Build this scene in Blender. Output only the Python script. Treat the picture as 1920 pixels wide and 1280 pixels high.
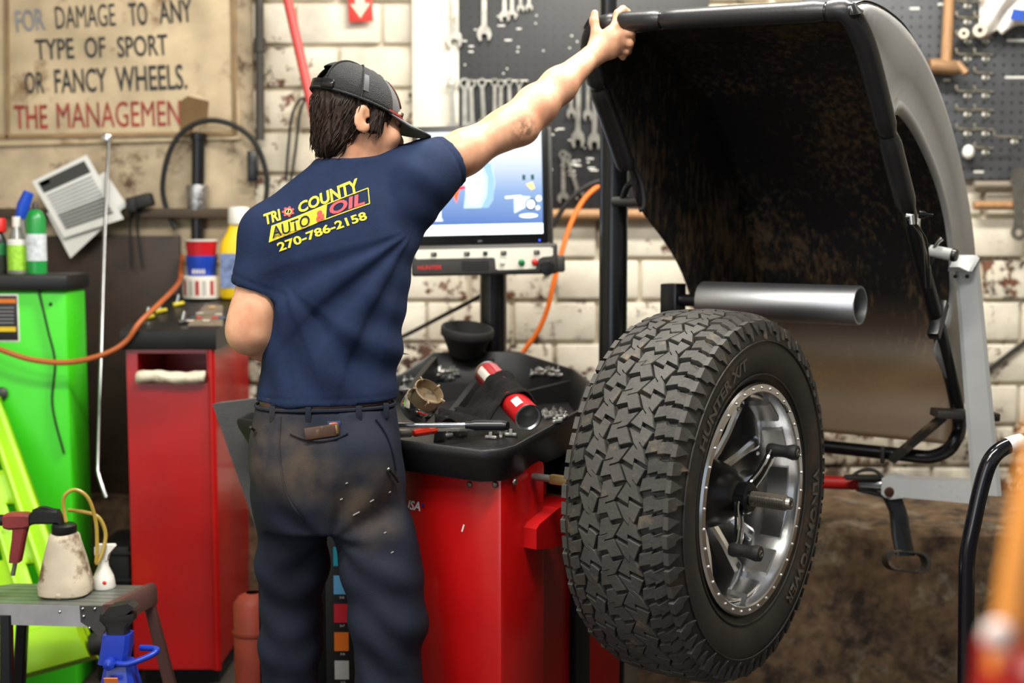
import bpy, bmesh, math, random
import numpy as np
from mathutils import Vector, Matrix, Euler
from mathutils.bvhtree import BVHTree
random.seed(7); np.random.seed(7)
for o in list(bpy.data.objects): bpy.data.objects.remove(o)
scene = bpy.context.scene
COL = scene.collection

# ------------------------------------------------------------------ camera
FPX, PITCH, CZ = 2400.0, math.radians(5.0), 1.44
cam_d = bpy.data.cameras.new('camera'); cam = bpy.data.objects.new('camera', cam_d); COL.objects.link(cam)
cam.location = (0, 0, CZ); cam.rotation_euler = (math.pi/2 - PITCH, 0, 0)
cam_d.sensor_width = 36; cam_d.lens = 36*FPX/1920; cam_d.clip_start = 0.02
cam_d.dof.use_dof = True; cam_d.dof.focus_distance = 2.82; cam_d.dof.aperture_fstop = 1.9
scene.camera = cam
# ------------------------------------------------------------------ light
w = bpy.data.worlds.new('world'); scene.world = w; w.use_nodes = True
w.node_tree.nodes['Background'].inputs[0].default_value = (0.80, 0.90, 1.0, 1)
w.node_tree.nodes['Background'].inputs[1].default_value = 0.30
def area(name, loc, size, energy, color=(1, .95, .86), target=None, sy=None):
    d = bpy.data.lights.new(name, 'AREA'); d.energy = energy; d.color = color
    d.shape = 'RECTANGLE'; d.size = size; d.size_y = sy or size
    o = bpy.data.objects.new(name, d); COL.objects.link(o); o.location = loc
    if target: o.rotation_euler = (Vector(target)-Vector(loc)).to_track_quat('-Z', 'Y').to_euler()
    return o
# ceiling strip lamps of the workshop, an added front fill, and daylight from the open bay door behind the camera
area('ceiling_strip_lamp_back', (0.75, 3.3, 3.15), 1.9, 84, (1, .96, .88), sy=.22)
area('ceiling_strip_lamp_mid', (-0.2, 1.6, 3.25), 1.9, 80, (1, .96, .88), sy=.25)
area('added_front_fill', (-1.5, .9, 3.2), 1.9, 46, (1, .96, .88), sy=.25)  # unseen extra lamp, added to put highlights on the chrome rim
area('bay_door_daylight', (-2.3, -1.6, 1.5), 2.6, 36, (.90, .95, 1.0), target=(0.5, 2.9, .95), sy=2.4)
scene.view_settings.view_transform = 'Standard'; scene.view_settings.look = 'None'
scene.view_settings.gamma = 1.0; scene.view_settings.use_curve_mapping = False
scene.view_settings.exposure = 0.5

# ------------------------------------------------------------------ geometry of the view: pixel + depth -> point
def ray(px, py):
    u = (px-960)/FPX; v = (640-py)/FPX
    return Vector((u, math.cos(PITCH)+v*math.sin(PITCH), -math.sin(PITCH)+v*math.cos(PITCH)))
def P(px, py, Y):
    d = ray(px, py); return d*(Y/d.y)+Vector((0, 0, CZ))
def Pz(px, py, z):
    d = ray(px, py); return d*((z-CZ)/d.z)+Vector((0, 0, CZ))
# balancer frame: s = along the wheel shaft, b = backwards, z = up; origin at the wheel's outer face
ANG = math.radians(36)
SV = Vector((math.cos(ANG), -math.sin(ANG), 0)); BV = Vector((math.sin(ANG), math.cos(ANG), 0)); ZV = Vector((0, 0, 1))
W0 = P(1415, 935, 2.85)
def Q(s, b, z): 
    v = W0+SV*s+BV*b; v.z = z; return v
def Ps(px, py, s):
    d = ray(px, py); c = Vector((0, 0, CZ)); return c+d*((s-SV.dot(c-W0))/SV.dot(d))
def Pb(px, py, b):
    d = ray(px, py); c = Vector((0, 0, CZ)); return c+d*((b-BV.dot(c-W0))/BV.dot(d))
def toQ(p):
    d = p-W0; return (SV.dot(d), BV.dot(d), p.z)

# ------------------------------------------------------------------ materials
def srgb(r, g=None, b=None):
    if g is None: r, g, b = r
    f = lambda c: ((c/255+.055)/1.055)**2.4 if c > 10 else c/255/12.92
    return (f(r), f(g), f(b), 1)
MATS = {}
def M(name, col=(128, 128, 128), rough=.5, metal=0, var=.12, vs=8, bump=0, bs=60, dirt=None, dirt_amt=.5, ds=6, spec=None, stretch=None, emit=None, coat=0, sub=0, alpha=None, trans=0):
    """one procedural surface: base colour with soft noise variation, optional dirt patches and fine relief"""
    if name in MATS: return MATS[name]
    m = bpy.data.materials.new(name); m.use_nodes = True; MATS[name] = m
    nt = m.node_tree; N = nt.nodes; L = nt.links; bs_ = N['Principled BSDF']
    c = srgb(col)
    bs_.inputs['Roughness'].default_value = rough; bs_.inputs['Metallic'].default_value = metal
    if spec is not None: bs_.inputs['Specular IOR Level'].default_value = spec
    if coat: bs_.inputs['Coat Weight'].default_value = coat; bs_.inputs['Coat Roughness'].default_value = .08
    if sub: bs_.inputs['Subsurface Weight'].default_value = sub; bs_.inputs['Subsurface Radius'].default_value = (.012, .005, .003)
    if trans: bs_.inputs['Transmission Weight'].default_value = trans
    if alpha is not None: bs_.inputs['Alpha'].default_value = alpha
    if emit: bs_.inputs['Emission Color'].default_value = c; bs_.inputs['Emission Strength'].default_value = emit
    geo = N.new('ShaderNodeNewGeometry'); mp = N.new('ShaderNodeMapping'); L.new(geo.outputs['Position'], mp.inputs['Vector'])
    if stretch: mp.inputs['Scale'].default_value = stretch
    n1 = N.new('ShaderNodeTexNoise'); n1.inputs['Scale'].default_value = vs; n1.inputs['Detail'].default_value = 6; L.new(mp.outputs[0], n1.inputs['Vector'])
    rp = N.new('ShaderNodeMapRange'); rp.inputs['From Min'].default_value = .3; rp.inputs['From Max'].default_value = .7
    rp.inputs['To Min'].default_value = 1-var; rp.inputs['To Max'].default_value = 1+var*.6; L.new(n1.outputs[0], rp.inputs['Value'])
    mx = N.new('ShaderNodeMix'); mx.data_type = 'RGBA'; mx.blend_type = 'MULTIPLY'; mx.inputs['Factor'].default_value = 1
    mx.inputs['A'].default_value = c; L.new(rp.outputs[0], mx.inputs['B']); out = mx.outputs['Result']
    if dirt:
        n2 = N.new('ShaderNodeTexNoise'); n2.inputs['Scale'].default_value = ds; n2.inputs['Detail'].default_value = 9; n2.inputs['Roughness'].default_value = .68
        L.new(mp.outputs[0], n2.inputs['Vector'])
        r2 = N.new('ShaderNodeMapRange'); t = .72-.42*dirt_amt
        r2.inputs['From Min'].default_value = t; r2.inputs['From Max'].default_value = t+.13; L.new(n2.outputs[0], r2.inputs['Value'])
        m2 = N.new('ShaderNodeMix'); m2.data_type = 'RGBA'; L.new(r2.outputs[0], m2.inputs['Factor']); L.new(out, m2.inputs['A']); m2.inputs['B'].default_value = srgb(dirt); out = m2.outputs['Result']
    L.new(out, bs_.inputs['Base Color'])
    if bump:
        n3 = N.new('ShaderNodeTexNoise'); n3.inputs['Scale'].default_value = bs; n3.inputs['Detail'].default_value = 5; L.new(mp.outputs[0], n3.inputs['Vector'])
        bp = N.new('ShaderNodeBump'); bp.inputs['Strength'].default_value = bump; bp.inputs['Distance'].default_value = .004; L.new(n3.outputs[0], bp.inputs['Height']); L.new(bp.outputs[0], bs_.inputs['Normal'])
    return m
def node_mat(name):
    m = bpy.data.materials.new(name); m.use_nodes = True; MATS[name] = m
    return m, m.node_tree.nodes, m.node_tree.links, m.node_tree.nodes['Principled BSDF']

# painted brick: cream paint, worn to brown brick in flakes, sooty towards dirty zones
def wall_paint(name, cream, bare, flake, soot_x=None):
    m, N, L, B = node_mat(name); B.inputs['Roughness'].default_value = .72
    g = N.new('ShaderNodeNewGeometry'); oi = N.new('ShaderNodeObjectInfo')
    def noise(sc, det=8, ro=.6):
        n = N.new('ShaderNodeTexNoise'); n.inputs['Scale'].default_value = sc; n.inputs['Detail'].default_value = det; n.inputs['Roughness'].default_value = ro
        L.new(g.outputs['Position'], n.inputs['Vector']); return n.outputs[0]
    def mr(v, a, b, c=0, d=1):
        r = N.new('ShaderNodeMapRange'); r.inputs['From Min'].default_value = a; r.inputs['From Max'].default_value = b
        r.inputs['To Min'].default_value = c; r.inputs['To Max'].default_value = d; L.new(v, r.inputs['Value']); return r.outputs[0]
    def mix(f, a, b):
        x = N.new('ShaderNodeMix'); x.data_type = 'RGBA'; L.new(f, x.inputs['Factor'])
        for k, v in (('A', a), ('B', b)):
            if isinstance(v, tuple): x.inputs[k].default_value = v
            else: L.new(v, x.inputs[k])
        return x.outputs['Result']
    def math_(op, a, b):
        x = N.new('ShaderNodeMath'); x.operation = op
        for i, v in enumerate((a, b)):
            if isinstance(v, (int, float)): x.inputs[i].default_value = v
            else: L.new(v, x.inputs[i])
        return x.outputs[0]
    big = noise(1.7, 4); fine = noise(21, 10, .7); mid = noise(7, 7)
    c = mix(mr(mid, .35, .7), srgb(cream), srgb([x*.86 for x in cream]))
    c = mix(mr(big, .42, .72, 0, .55), c, srgb([cream[0]*.72, cream[1]*.66, cream[2]*.55]))
    sp = N.new('ShaderNodeSeparateXYZ'); L.new(g.outputs['Position'], sp.inputs[0])
    # flakes grow fewer higher up the wall, and differ from brick to brick
    th = math_('ADD', math_('MULTIPLY', math_('SUBTRACT', 1.45, sp.outputs['Z']), .06), math_('MULTIPLY', math_('SUBTRACT', oi.outputs['Random'], .5), .085))
    fl = mr(math_('ADD', math_('ADD', math_('MULTIPLY', fine, .62), math_('MULTIPLY', big, .38)), math_('MINIMUM', th, .06)), flake, flake+.035)
    c = mix(fl, c, mix(mr(mid, .4, .6), srgb(bare), srgb([x*.45 for x in bare])))
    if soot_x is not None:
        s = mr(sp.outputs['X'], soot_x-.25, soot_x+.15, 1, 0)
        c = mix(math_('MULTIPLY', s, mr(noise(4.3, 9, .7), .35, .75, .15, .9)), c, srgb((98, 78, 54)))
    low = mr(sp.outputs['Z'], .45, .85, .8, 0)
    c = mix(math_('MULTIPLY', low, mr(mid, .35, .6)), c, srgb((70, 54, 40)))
    L.new(c, B.inputs['Base Color'])
    bp = N.new('ShaderNodeBump'); bp.inputs['Strength'].default_value = .5; bp.inputs['Distance'].default_value = .006
    L.new(math_('SUBTRACT', mid, fl), bp.inputs['Height']); L.new(bp.outputs[0], B.inputs['Normal'])
    return m

BLACK = M('black_plastic', (24, 24, 25), .42, var=.2, bump=.12, bs=300, spec=.35)
BLKMET = M('black_painted_steel', (16, 17, 21), .28, var=.15)
RUBBER = M('black_rubber', (26, 25, 24), .62, var=.15, bump=.1, bs=200)
CHROME = M('chrome', (226, 228, 232), .06, 1, var=.04)
STEEL = M('worn_steel', (150, 146, 138), .34, .9, var=.25, vs=30, dirt=(84, 66, 46), dirt_amt=.32, ds=30)
ALU = M('brushed_aluminium', (186, 188, 190), .3, 1, var=.14, vs=14)
WHITEP = M('white_plastic', (226, 224, 216), .4, var=.08)
BRASS = M('dull_brass', (150, 126, 82), .36, .8, var=.2)
REDP = M('red_powder_coat', (168, 8, 10), .34, var=.16, vs=5, dirt=(74, 6, 8), dirt_amt=.22, ds=4, coat=.15)
WOOD = M('worn_wood_handle', (170, 128, 88), .6, var=.25, vs=12, stretch=(14, 14, 1.2), dirt=(86, 62, 42), dirt_amt=.3)

# ------------------------------------------------------------------ mesh building
class MB:
    def __init__(s): s.v = []; s.f = []
    def add(s, vs, fs):
        o = len(s.v); s.v += [Vector(v) for v in vs]; s.f += [tuple(i+o for i in f) for f in fs]; return s
    def box(s, c, size, rot=None, bev=0, seg=2):
        bm = bmesh.new(); bmesh.ops.create_cube(bm, size=1)
        for v in bm.verts: v.co = Vector((v.co.x*size[0], v.co.y*size[1], v.co.z*size[2]))
        if bev: bmesh.ops.bevel(bm, geom=bm.edges[:], offset=bev, segments=seg, affect='EDGES', profile=.5)
        R = rot if rot is not None else Matrix.Identity(3)
        vs = [R @ v.co+Vector(c) for v in bm.verts]; bm.verts.index_update()
        fs = [[v.index for v in f.verts] for f in bm.faces]; bm.free(); return s.add(vs, fs)
    def prism(s, pts, up, cap=True):
        """extrude a closed outline of 3D points by the vector up"""
        n = len(pts); pts = [Vector(p) for p in pts]; up = Vector(up)
        fs = [(i, (i+1) % n, n+(i+1) % n, n+i) for i in range(n)]
        if cap: fs += [tuple(range(n-1, -1, -1)), tuple(range(n, 2*n))]
        return s.add(pts+[p+up for p in pts], fs)
    def loft(s, rings, closed=True, cap=True, loop=False):
        n = len(rings[0]); vs = [v for r in rings for v in r]; fs = []
        m = len(rings)
        for j in range(m if loop else m-1):
            a, b = j*n, ((j+1) % m)*n
            for i in range(n if closed else n-1):
                k = (i+1) % n; fs.append((a+i, a+k, b+k, b+i))
        if cap and closed and not loop: fs += [tuple(range(n-1, -1, -1)), tuple(range((m-1)*n, m*n))]
        return s.add(vs, fs)
    def lathe(s, prof, o=(0, 0, 0), axis=(0, 0, 1), seg=32, cap=False, closed_prof=False):
        """prof: list of (radius, height along the axis)"""
        ax = Vector(axis).normalized(); q = ax.to_track_quat('Z', 'Y').to_matrix(); o = Vector(o)
        rings = []
        for r, h in prof:
            rings.append([o+q @ Vector((r*math.cos(2*math.pi*i/seg), r*math.sin(2*math.pi*i/seg), h)) for i in range(seg)])
        return s.loft(rings, cap=cap, loop=closed_prof)
    def tube(s, path, r, seg=12, cap=True, loop=False):
        path = [Vector(p) for p in path]; n = len(path); rs = r if isinstance(r, (list, tuple)) else [r]*n
        up = None; rings = []
        for i, p in enumerate(path):
            if loop: t = (path[(i+1) % n]-path[i-1]).normalized()
            else: t = (path[min(i+1, n-1)]-path[max(i-1, 0)]).normalized()
            if up is None:
                up = Vector((0, 0, 1)) if abs(t.z) < .9 else Vector((1, 0, 0))
            x = (up-t*up.dot(t))
            if x.length < 1e-5: x = t.orthogonal()
            x.normalize(); y = t.cross(x); up = x
            rings.append([p+(x*math.cos(2*math.pi*k/seg)+y*math.sin(2*math.pi*k/seg))*rs[i] for k in range(seg)])
        return s.loft(rings, cap=cap, loop=loop)
    def sphere(s, c, r, seg=16, rings=10, rot=None):
        r = Vector(r) if not isinstance(r, (int, float)) else Vector((r, r, r)); R = rot or Matrix.Identity(3); c = Vector(c)
        return s.loft([[c+R @ Vector((r.x*math.sin(a)*math.cos(2*math.pi*i/seg), r.y*math.sin(a)*math.sin(2*math.pi*i/seg), -r.z*math.cos(a))) for i in range(seg)]
                       for a in [math.pi*(k+.02)/(rings+.04) for k in range(rings+1)]])
    def build(s, name, mat, parent=None, smooth=True, sharp=40):
        return make(name, s.v, s.f, mat, parent, smooth, sharp)
def make(name, v, f, mat, parent=None, smooth=True, sharp=40):
    me = bpy.data.meshes.new(name)
    if parent is not None:
        inv = WM(parent).inverted(); v = [inv @ Vector(p) for p in v]; loc = None
    else:
        a = np.array([tuple(p) for p in v]); loc = Vector(((a[:, 0].min()+a[:, 0].max())/2, (a[:, 1].min()+a[:, 1].max())/2, a[:, 2].min()))
        v = [Vector(p)-loc for p in v]
    me.from_pydata([tuple(p) for p in v], [], [tuple(q) for q in f]); me.update()
    bm = bmesh.new(); bm.from_mesh(me); bmesh.ops.recalc_face_normals(bm, faces=bm.faces[:])
    if smooth:
        for fc in bm.faces: fc.smooth = True
        lim = math.radians(sharp)
        for e in bm.edges:
            if len(e.link_faces) == 2 and e.calc_face_angle(0) > lim: e.smooth = False
    bm.to_mesh(me); bm.free()
    me.materials.append(mat)
    o = bpy.data.objects.new(name, me); COL.objects.link(o)
    if parent is not None: o.parent = parent
    else: o.location = loc
    return o
def WM(o):
    m = Matrix.Translation(o.location) @ o.rotation_euler.to_matrix().to_4x4() @ Matrix.Diagonal((*o.scale, 1))
    return WM(o.parent) @ m if o.parent else m
def tag(o, label=None, cat=None, group=None, kind=None):
    if label: o['label'] = label
    if cat: o['category'] = cat
    if group: o['group'] = group
    if kind: o['kind'] = kind
    return o
def thing(name, loc, label, cat, group=None, rz=0):
    o = bpy.data.objects.new(name, None); o.empty_display_size = .05; COL.objects.link(o); o.location = loc; o.rotation_euler = (0, 0, rz)
    return tag(o, label, cat, group)
def copy_tree(o, parent=None):
    c = o.copy(); COL.objects.link(c); c.parent = parent
    for ch in list(o.children): copy_tree(ch, c)
    return c
def spline(pts, n=8):
    """Catmull-Rom through the points"""
    pts = [Vector(p) for p in pts]; out = []
    for i in range(len(pts)-1):
        p0, p1, p2, p3 = pts[max(i-1, 0)], pts[i], pts[i+1], pts[min(i+2, len(pts)-1)]
        for k in range(n):
            t = k/n; out.append(.5*((2*p1)+(p2-p0)*t+(2*p0-5*p1+4*p2-p3)*t*t+(3*p1-p0-3*p2+p3)*t**3))
    return out+[pts[-1]]
def frame3(x, y):
    """columns: x, y made orthogonal, x cross y"""
    x = Vector(x).normalized(); y = Vector(y); y = (y-x*x.dot(y)).normalized(); z = x.cross(y)
    return Matrix((x, y, z)).transposed()
def text(s, origin, R, height, mat, parent, name='lettering', extrude=.0008, shear=0, bold=0, width=None, align='LEFT', sx=1.0, warp=None, spacing=1.0):
    """writing as thin raised letters: R columns = text right, text up, out of the surface"""
    cu = bpy.data.curves.new('t', 'FONT'); cu.body = s; cu.size = 1; cu.shear = shear; cu.offset = bold; cu.align_x = 'LEFT'; cu.resolution_u = 3; cu.space_character = spacing
    ob = bpy.data.objects.new('t', cu); COL.objects.link(ob)
    dg = bpy.context.evaluated_depsgraph_get(); me = bpy.data.meshes.new_from_object(ob.evaluated_get(dg))
    bpy.data.objects.remove(ob)
    vs = [Vector(v.co) for v in me.vertices]; fs = [tuple(p.vertices) for p in me.polygons]
    bpy.data.meshes.remove(me)
    k = height/.72; xs = [v.x for v in vs]; x0, x1 = min(xs), max(xs)
    kx = k*sx if width is None else width/(x1-x0)
    sh = {'LEFT': 0, 'CENTER': (x1-x0)*kx/2, 'RIGHT': (x1-x0)*kx}[align]
    pts = [((v.x-x0)*kx-sh, v.y*k) for v in vs]
    if warp: out = [warp(x, y) for x, y in pts]
    else: out = [Vector(origin)+R @ Vector((x, y, extrude)) for x, y in pts]
    return make(name, out, fs, mat, parent, smooth=False)

# ------------------------------------------------------------------ the room
WALL_Y = 4.60
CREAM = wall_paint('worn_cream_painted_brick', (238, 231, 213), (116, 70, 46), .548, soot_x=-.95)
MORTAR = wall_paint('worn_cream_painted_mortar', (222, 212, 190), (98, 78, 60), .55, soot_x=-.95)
CONC = M('stained_concrete', (104, 82, 60), .88, var=.55, vs=24, bump=1.0, bs=45, dirt=(42, 33, 26), dirt_amt=.52, ds=11)
fl = MB().box((0.3, 1.0, -.05), (9, 10, .1)).build('floor', M('dirty_concrete_floor', (72, 64, 56), .7, var=.35, vs=3, bump=.3, dirt=(34, 29, 25), dirt_amt=.6, ds=3), smooth=False)
tag(fl, kind='structure')
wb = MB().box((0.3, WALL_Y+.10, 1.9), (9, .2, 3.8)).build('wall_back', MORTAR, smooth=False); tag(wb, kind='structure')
tag(MB().box((-3.3, 1.0, 1.9), (.2, 7.4, 3.8)).build('wall_left', M('grey_side_wall', (196, 188, 172), .8, var=.2, vs=2), smooth=False), kind='structure')
tag(MB().box((3.9, 1.0, 1.9), (.2, 7.4, 3.8)).build('wall_right', MATS['grey_side_wall'], smooth=False), kind='structure')
tag(MB().box((0.3, 1.2, 3.85), (9, 7.2, .1)).build('ceiling', M('dark_ceiling', (206, 200, 190), .9, var=.15, vs=2), smooth=False), kind='structure')
# every brick of the wall in view is a piece of its own
BH, BW = .150, .305
bm_ = MB().box((0, 0, 0), (BW-.014, .03, BH-.014), bev=.007, seg=2)
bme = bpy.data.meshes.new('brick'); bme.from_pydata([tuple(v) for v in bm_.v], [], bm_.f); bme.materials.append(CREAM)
for p in bme.polygons: p.use_smooth = True
winv = WM(wb).inverted(); nb = 0
for r in range(3, 16):
    for c in range(-9, 9):
        x = c*BW+(BW/2 if r % 2 else 0); z = .06+r*BH
        if x < -1.05 and z > .9 and z < 2.1: pass
        o = bpy.data.objects.new('brick', bme); COL.objects.link(o); o.parent = wb
        o.location = winv @ Vector((x+random.uniform(-.003, .003), WALL_Y-.004+random.uniform(-.005, .003), z)); o.rotation_euler = (random.uniform(-.006, .006), random.uniform(-.006, .006), random.uniform(-.01, .01)); nb += 1
# rough concrete plinth along the foot of the wall
def rough_block(x0, x1, y0, y1, z0, z1, n=70, amp=.012):
    m = MB(); rows = []
    prof = [(y0, z0), (y0, z0+(z1-z0)*.25), (y0, z0+(z1-z0)*.5), (y0, z0+(z1-z0)*.75), (y0+.004, z1-.02), (y0+.03, z1), (y0+(y1-y0)*.5, z1+.004), (y1, z1+.008)]
    for i in range(n+1):
        x = x0+(x1-x0)*i/n
        rows.append([Vector((x, y+random.uniform(-amp, amp)*(0.2 if k == 7 else 1), z+(random.uniform(-amp, amp)*.6 if k else 0))) for k, (y, z) in enumerate(prof)])
    return m.loft(rows, closed=False)
tag(rough_block(-3.2, .42, 4.40, 4.61, 0, .485, 40).build('trim_1', CONC), kind='structure')
tag(rough_block(.40, 3.8, 3.96, 4.61, 0, .492, 60).build('trim_5', M('mouldy_concrete', (104, 82, 60), .88, var=.55, vs=24, bump=1.0, bs=45, dirt=(42, 33, 26), dirt_amt=.52, ds=9)), kind='structure')
# pale lime bloom low on the near plinth, in blotches of its own
_m = MATS['mouldy_concrete']; _N, _L = _m.node_tree.nodes, _m.node_tree.links; _B = _N['Principled BSDF']; _o = _B.inputs['Base Color'].links[0].from_socket
_g = _N.new('ShaderNodeNewGeometry'); _n = _N.new('ShaderNodeTexNoise'); _n.inputs['Scale'].default_value = 5.5; _n.inputs['Detail'].default_value = 12; _n.inputs['Roughness'].default_value = .72; _L.new(_g.outputs['Position'], _n.inputs['Vector'])
_r = _N.new('ShaderNodeMapRange'); _r.inputs['From Min'].default_value = .56; _r.inputs['From Max'].default_value = .70; _r.inputs['To Max'].default_value = .8; _L.new(_n.outputs[0], _r.inputs['Value'])
_x = _N.new('ShaderNodeMix'); _x.data_type = 'RGBA'; _L.new(_r.outputs[0], _x.inputs['Factor']); _L.new(_o, _x.inputs['A']); _x.inputs['B'].default_value = srgb(150, 142, 124); _L.new(_x.outputs['Result'], _B.inputs['Base Color'])
# smooth white pilaster beside the peg board
pil = MB().box((P(817, 100, WALL_Y-.04).x, WALL_Y-.02, 2.05), (.165, .09, 1.30), bev=.006).build('trim_2', M('white_painted_pilaster', (228, 222, 206), .7, var=.14, vs=7, bump=.5, bs=20, dirt=(176, 156, 126), dirt_amt=.24, ds=9), smooth=True); tag(pil, kind='structure')
# plastered, sooty stretch of wall under and around the sign, and a ledge
plx0, plx1 = -2.2, P(478, 200, WALL_Y).x
tag(MB().box(((plx0+plx1)/2, WALL_Y-.018, 2.0), (plx1-plx0, .03, 1.36)).build('trim_3', M('sooty_plaster', (186, 168, 140), .8, var=.3, vs=9, bump=.5, bs=24, dirt=(84, 62, 40), dirt_amt=.42, ds=8), smooth=False), kind='structure')
lz = P(200, 400, WALL_Y-.05).z
tag(MB().box(((plx0+plx1)/2, WALL_Y-.06, lz), (plx1-plx0, .08, .035), bev=.006).build('trim_4', M('dark_grimy_ledge', (66, 52, 38), .7, var=.3), smooth=True), kind='structure')
# ================================================================== wheel balancer
RQ = Matrix((SV, BV, ZV)).transposed()
bal = thing('wheel_balancer', Q(-.75, 0, 0), 'large wheel balancer with red cabinet, black parts tray and raised black hood', 'wheel balancer', rz=-ANG)
def qbox(m, s0, s1, b0, b1, z0, z1, bev=.006):
    c = Q((s0+s1)/2, (b0+b1)/2, (z0+z1)/2); return m.box(c, (abs(s1-s0), abs(b1-b0), abs(z1-z0)), rot=RQ, bev=bev)
# cabinet: front column with folded edge, recessed side behind it
cab = MB(); SL = toQ(P(690, 1000, 3.05))[0]
qbox(cab, SL, -.435, -.375, -.20, .03, .905, .012); qbox(cab, SL, -.565, -.21, .36, .03, .90, .01)
cabinet = cab.build('cabinet', REDP, bal)
m = MB(); qbox(m, -.565, -.552, -.17, -.115, .03, .50, .002); m.build('side_slot', M('slot_black', (8, 8, 9), .8), cabinet)
m = MB(); qbox(m, -.565, -.545, .10, .17, .03, .64, .002); m.build('side_slot', MATS['slot_black'], cabinet)
m = MB(); qbox(m, -.565, -.548, -.20, -.165, .60, .90, .004); m.build('side_flange', REDP, cabinet)
m = MB(); qbox(m, -.565, -.50, -.19, -.10, .80, .83, .004); qbox(m, -.55, -.525, -.165, -.135, .765, .81, .004); m.build('side_lug', REDP, cabinet)
# spindle housing: a red boxed arm towards the wheel
hs = [Ps(x, y, -.40) for x, y in ((1006, 992), (1012, 982), (1048, 952), (1110, 940), (1110, 1005), (1032, 1028), (1006, 1030))]
m = MB().prism(hs, SV*-.16); m.build('spindle_housing', REDP, bal, sharp=20)
m = MB().lathe([(.055, 0), (.055, .24), (.03, .25), (.03, .30)], Q(-.56, 0, W0.z), SV, 28, cap=True); m.build('bearing_sleeve', BLKMET, bal)
for px in (880, 928, 965):
    p = Ps(px, 907 if px < 940 else 903, -.43) if px > 945 else Pb(px, 908, -.377)
    m = MB().lathe([(.0, .005), (.005, .0045), (.0075, .002), (.008, 0)], p, -BV if px < 946 else SV, 12); m.build('bolt', STEEL, bal)
# decal "USA" with a small blue star, half hidden by the mechanic
RF = Matrix((SV, ZV, -BV)).transposed()
text('USA', Pb(757, 952, -.3755), RF, .021, M('decal_white', (225, 225, 230), .5), bal, 'decal', shear=.25, bold=.03)
st = Pb(793, 946, -.3775)
m = MB().prism([st+RF @ Vector(((.006 if k % 2 == 0 else .0025)*math.cos(math.pi/2+k*math.pi/5), (.006 if k % 2 == 0 else .0025)*math.sin(math.pi/2+k*math.pi/5), 0)) for k in range(10)], -BV*.0006); m.build('decal_star', M('decal_blue', (20, 40, 140), .5), bal, smooth=False)
m = MB().box(Pb(868, 990, -.3755), (.004, .0008, .018), rot=RQ @ Matrix.Rotation(.35, 3, 'Y')); m.build('paint_chip', WHITEP, cabinet)
# ---- parts tray
def pull(p, q, f): return p+(q-p)*f
rimpts = [Q(-.405, -.405, .963), Q(-.398, -.37, .966), Ps(1092, 768, -.45), Ps(1110, 716, -.56), P(1078, 692, 3.72), P(972, 659, 3.86), P(812, 660, 3.86), P(752, 700, 3.74), Q(-1.27, .10, 1.0), Q(-1.26, -.36, .966), Q(-1.22, -.44, .963), Q(-.44, -.44, .961)]
n = len(rimpts); cen = sum(rimpts, Vector())/n
def ring(f, dz, zmin=None, flat=0):
    out = []
    for p in rimpts:
        d = Vector((p.x-cen.x, p.y-cen.y, 0)); q = p-d.normalized()*f; q.z = p.z+dz
        if zmin is not None: q.z = zmin+(p.z-.963)*flat
        out.append(q)
    return out
tray = MB()
tray.loft([ring(.060, 0, .885, .2), ring(.035, 0, .886, .2), ring(.004, -.022), ring(0, -.006), ring(.004, 0), ring(.012, 0), ring(.017, -.006), ring(.035, 0, .925, .25)], cap=True)
trayo = tray.build('parts_tray', BLACK, bal, sharp=50)
def rib(pa, pb, h=.05, t=.008):
    d = (pb-pa); nrm = Vector((-d.y, d.x, 0)).normalized()*t
    a = [pa-nrm, pb-nrm, pb+nrm, pa+nrm]; b_ = [p-Vector((0, 0, h)) for p in (pa-nrm*2, pb-nrm*2, pb+nrm*2, pa+nrm*2)]
    return MB().loft([b_, a]).build('divider', BLACK, trayo)
rib(P(922, 672, 3.82), Pz(823, 800, .966), .05); rib(Pz(758, 718, .992), Pz(884, 719, .992), .06)
rib(Pz(1096, 706, 1.01), Pz(965, 738, .985), .06); rib(P(815, 668, 3.80), Pz(760, 735, .985), .06); rib(Pz(965, 738, .985), Pz(912, 712, 1.0), .05)
# back shelf rim round the monitor post
m = MB().lathe([(.10, 0), (.13, .004), (.135, .02), (.12, .022), (.105, .006)], P(905, 666, 3.98)-Vector((0, 0, .015)), (0, 0, 1), 32, cap=True); m.build('post_collar', BLACK, bal)
# ---- monitor post, monitor, control panel
YM = 3.84
mp_ = P(925, 580, YM+.10)
m = MB().tube([Vector((mp_.x, mp_.y, .70)), Vector((mp_.x, mp_.y, 1.62))], .0415, 24); m.build('monitor_post', BLKMET, bal)
Rm = Matrix.Rotation(math.radians(-2.0), 3, 'Z') @ Matrix.Rotation(math.radians(-1.2), 3, 'Y')
def mon(px, py, d=0): return P(px, py, YM)+Vector((0, d, 0))
mc = P(901, 347, YM); mw, mh = (1027-776)/FPX*YM, (458-238)/FPX*YM*1.0
m = MB().box(mc+Rm @ Vector((0, .02, 0)), (mw, .04, mh), Rm, bev=.006); monitor = m.build('monitor', M('monitor_black', (14, 14, 17), .35, var=.05), bal)
m = MB().box(mc+Rm @ Vector((mw/2+.006, .06, -.01)), (.014, .06, mh*1.02), Rm, bev=.004); m.build('monitor_cradle', M('grey_plastic', (70, 68, 66), .5, var=.1), monitor)
sw, shh = mw-.034, mh-.046
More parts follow.
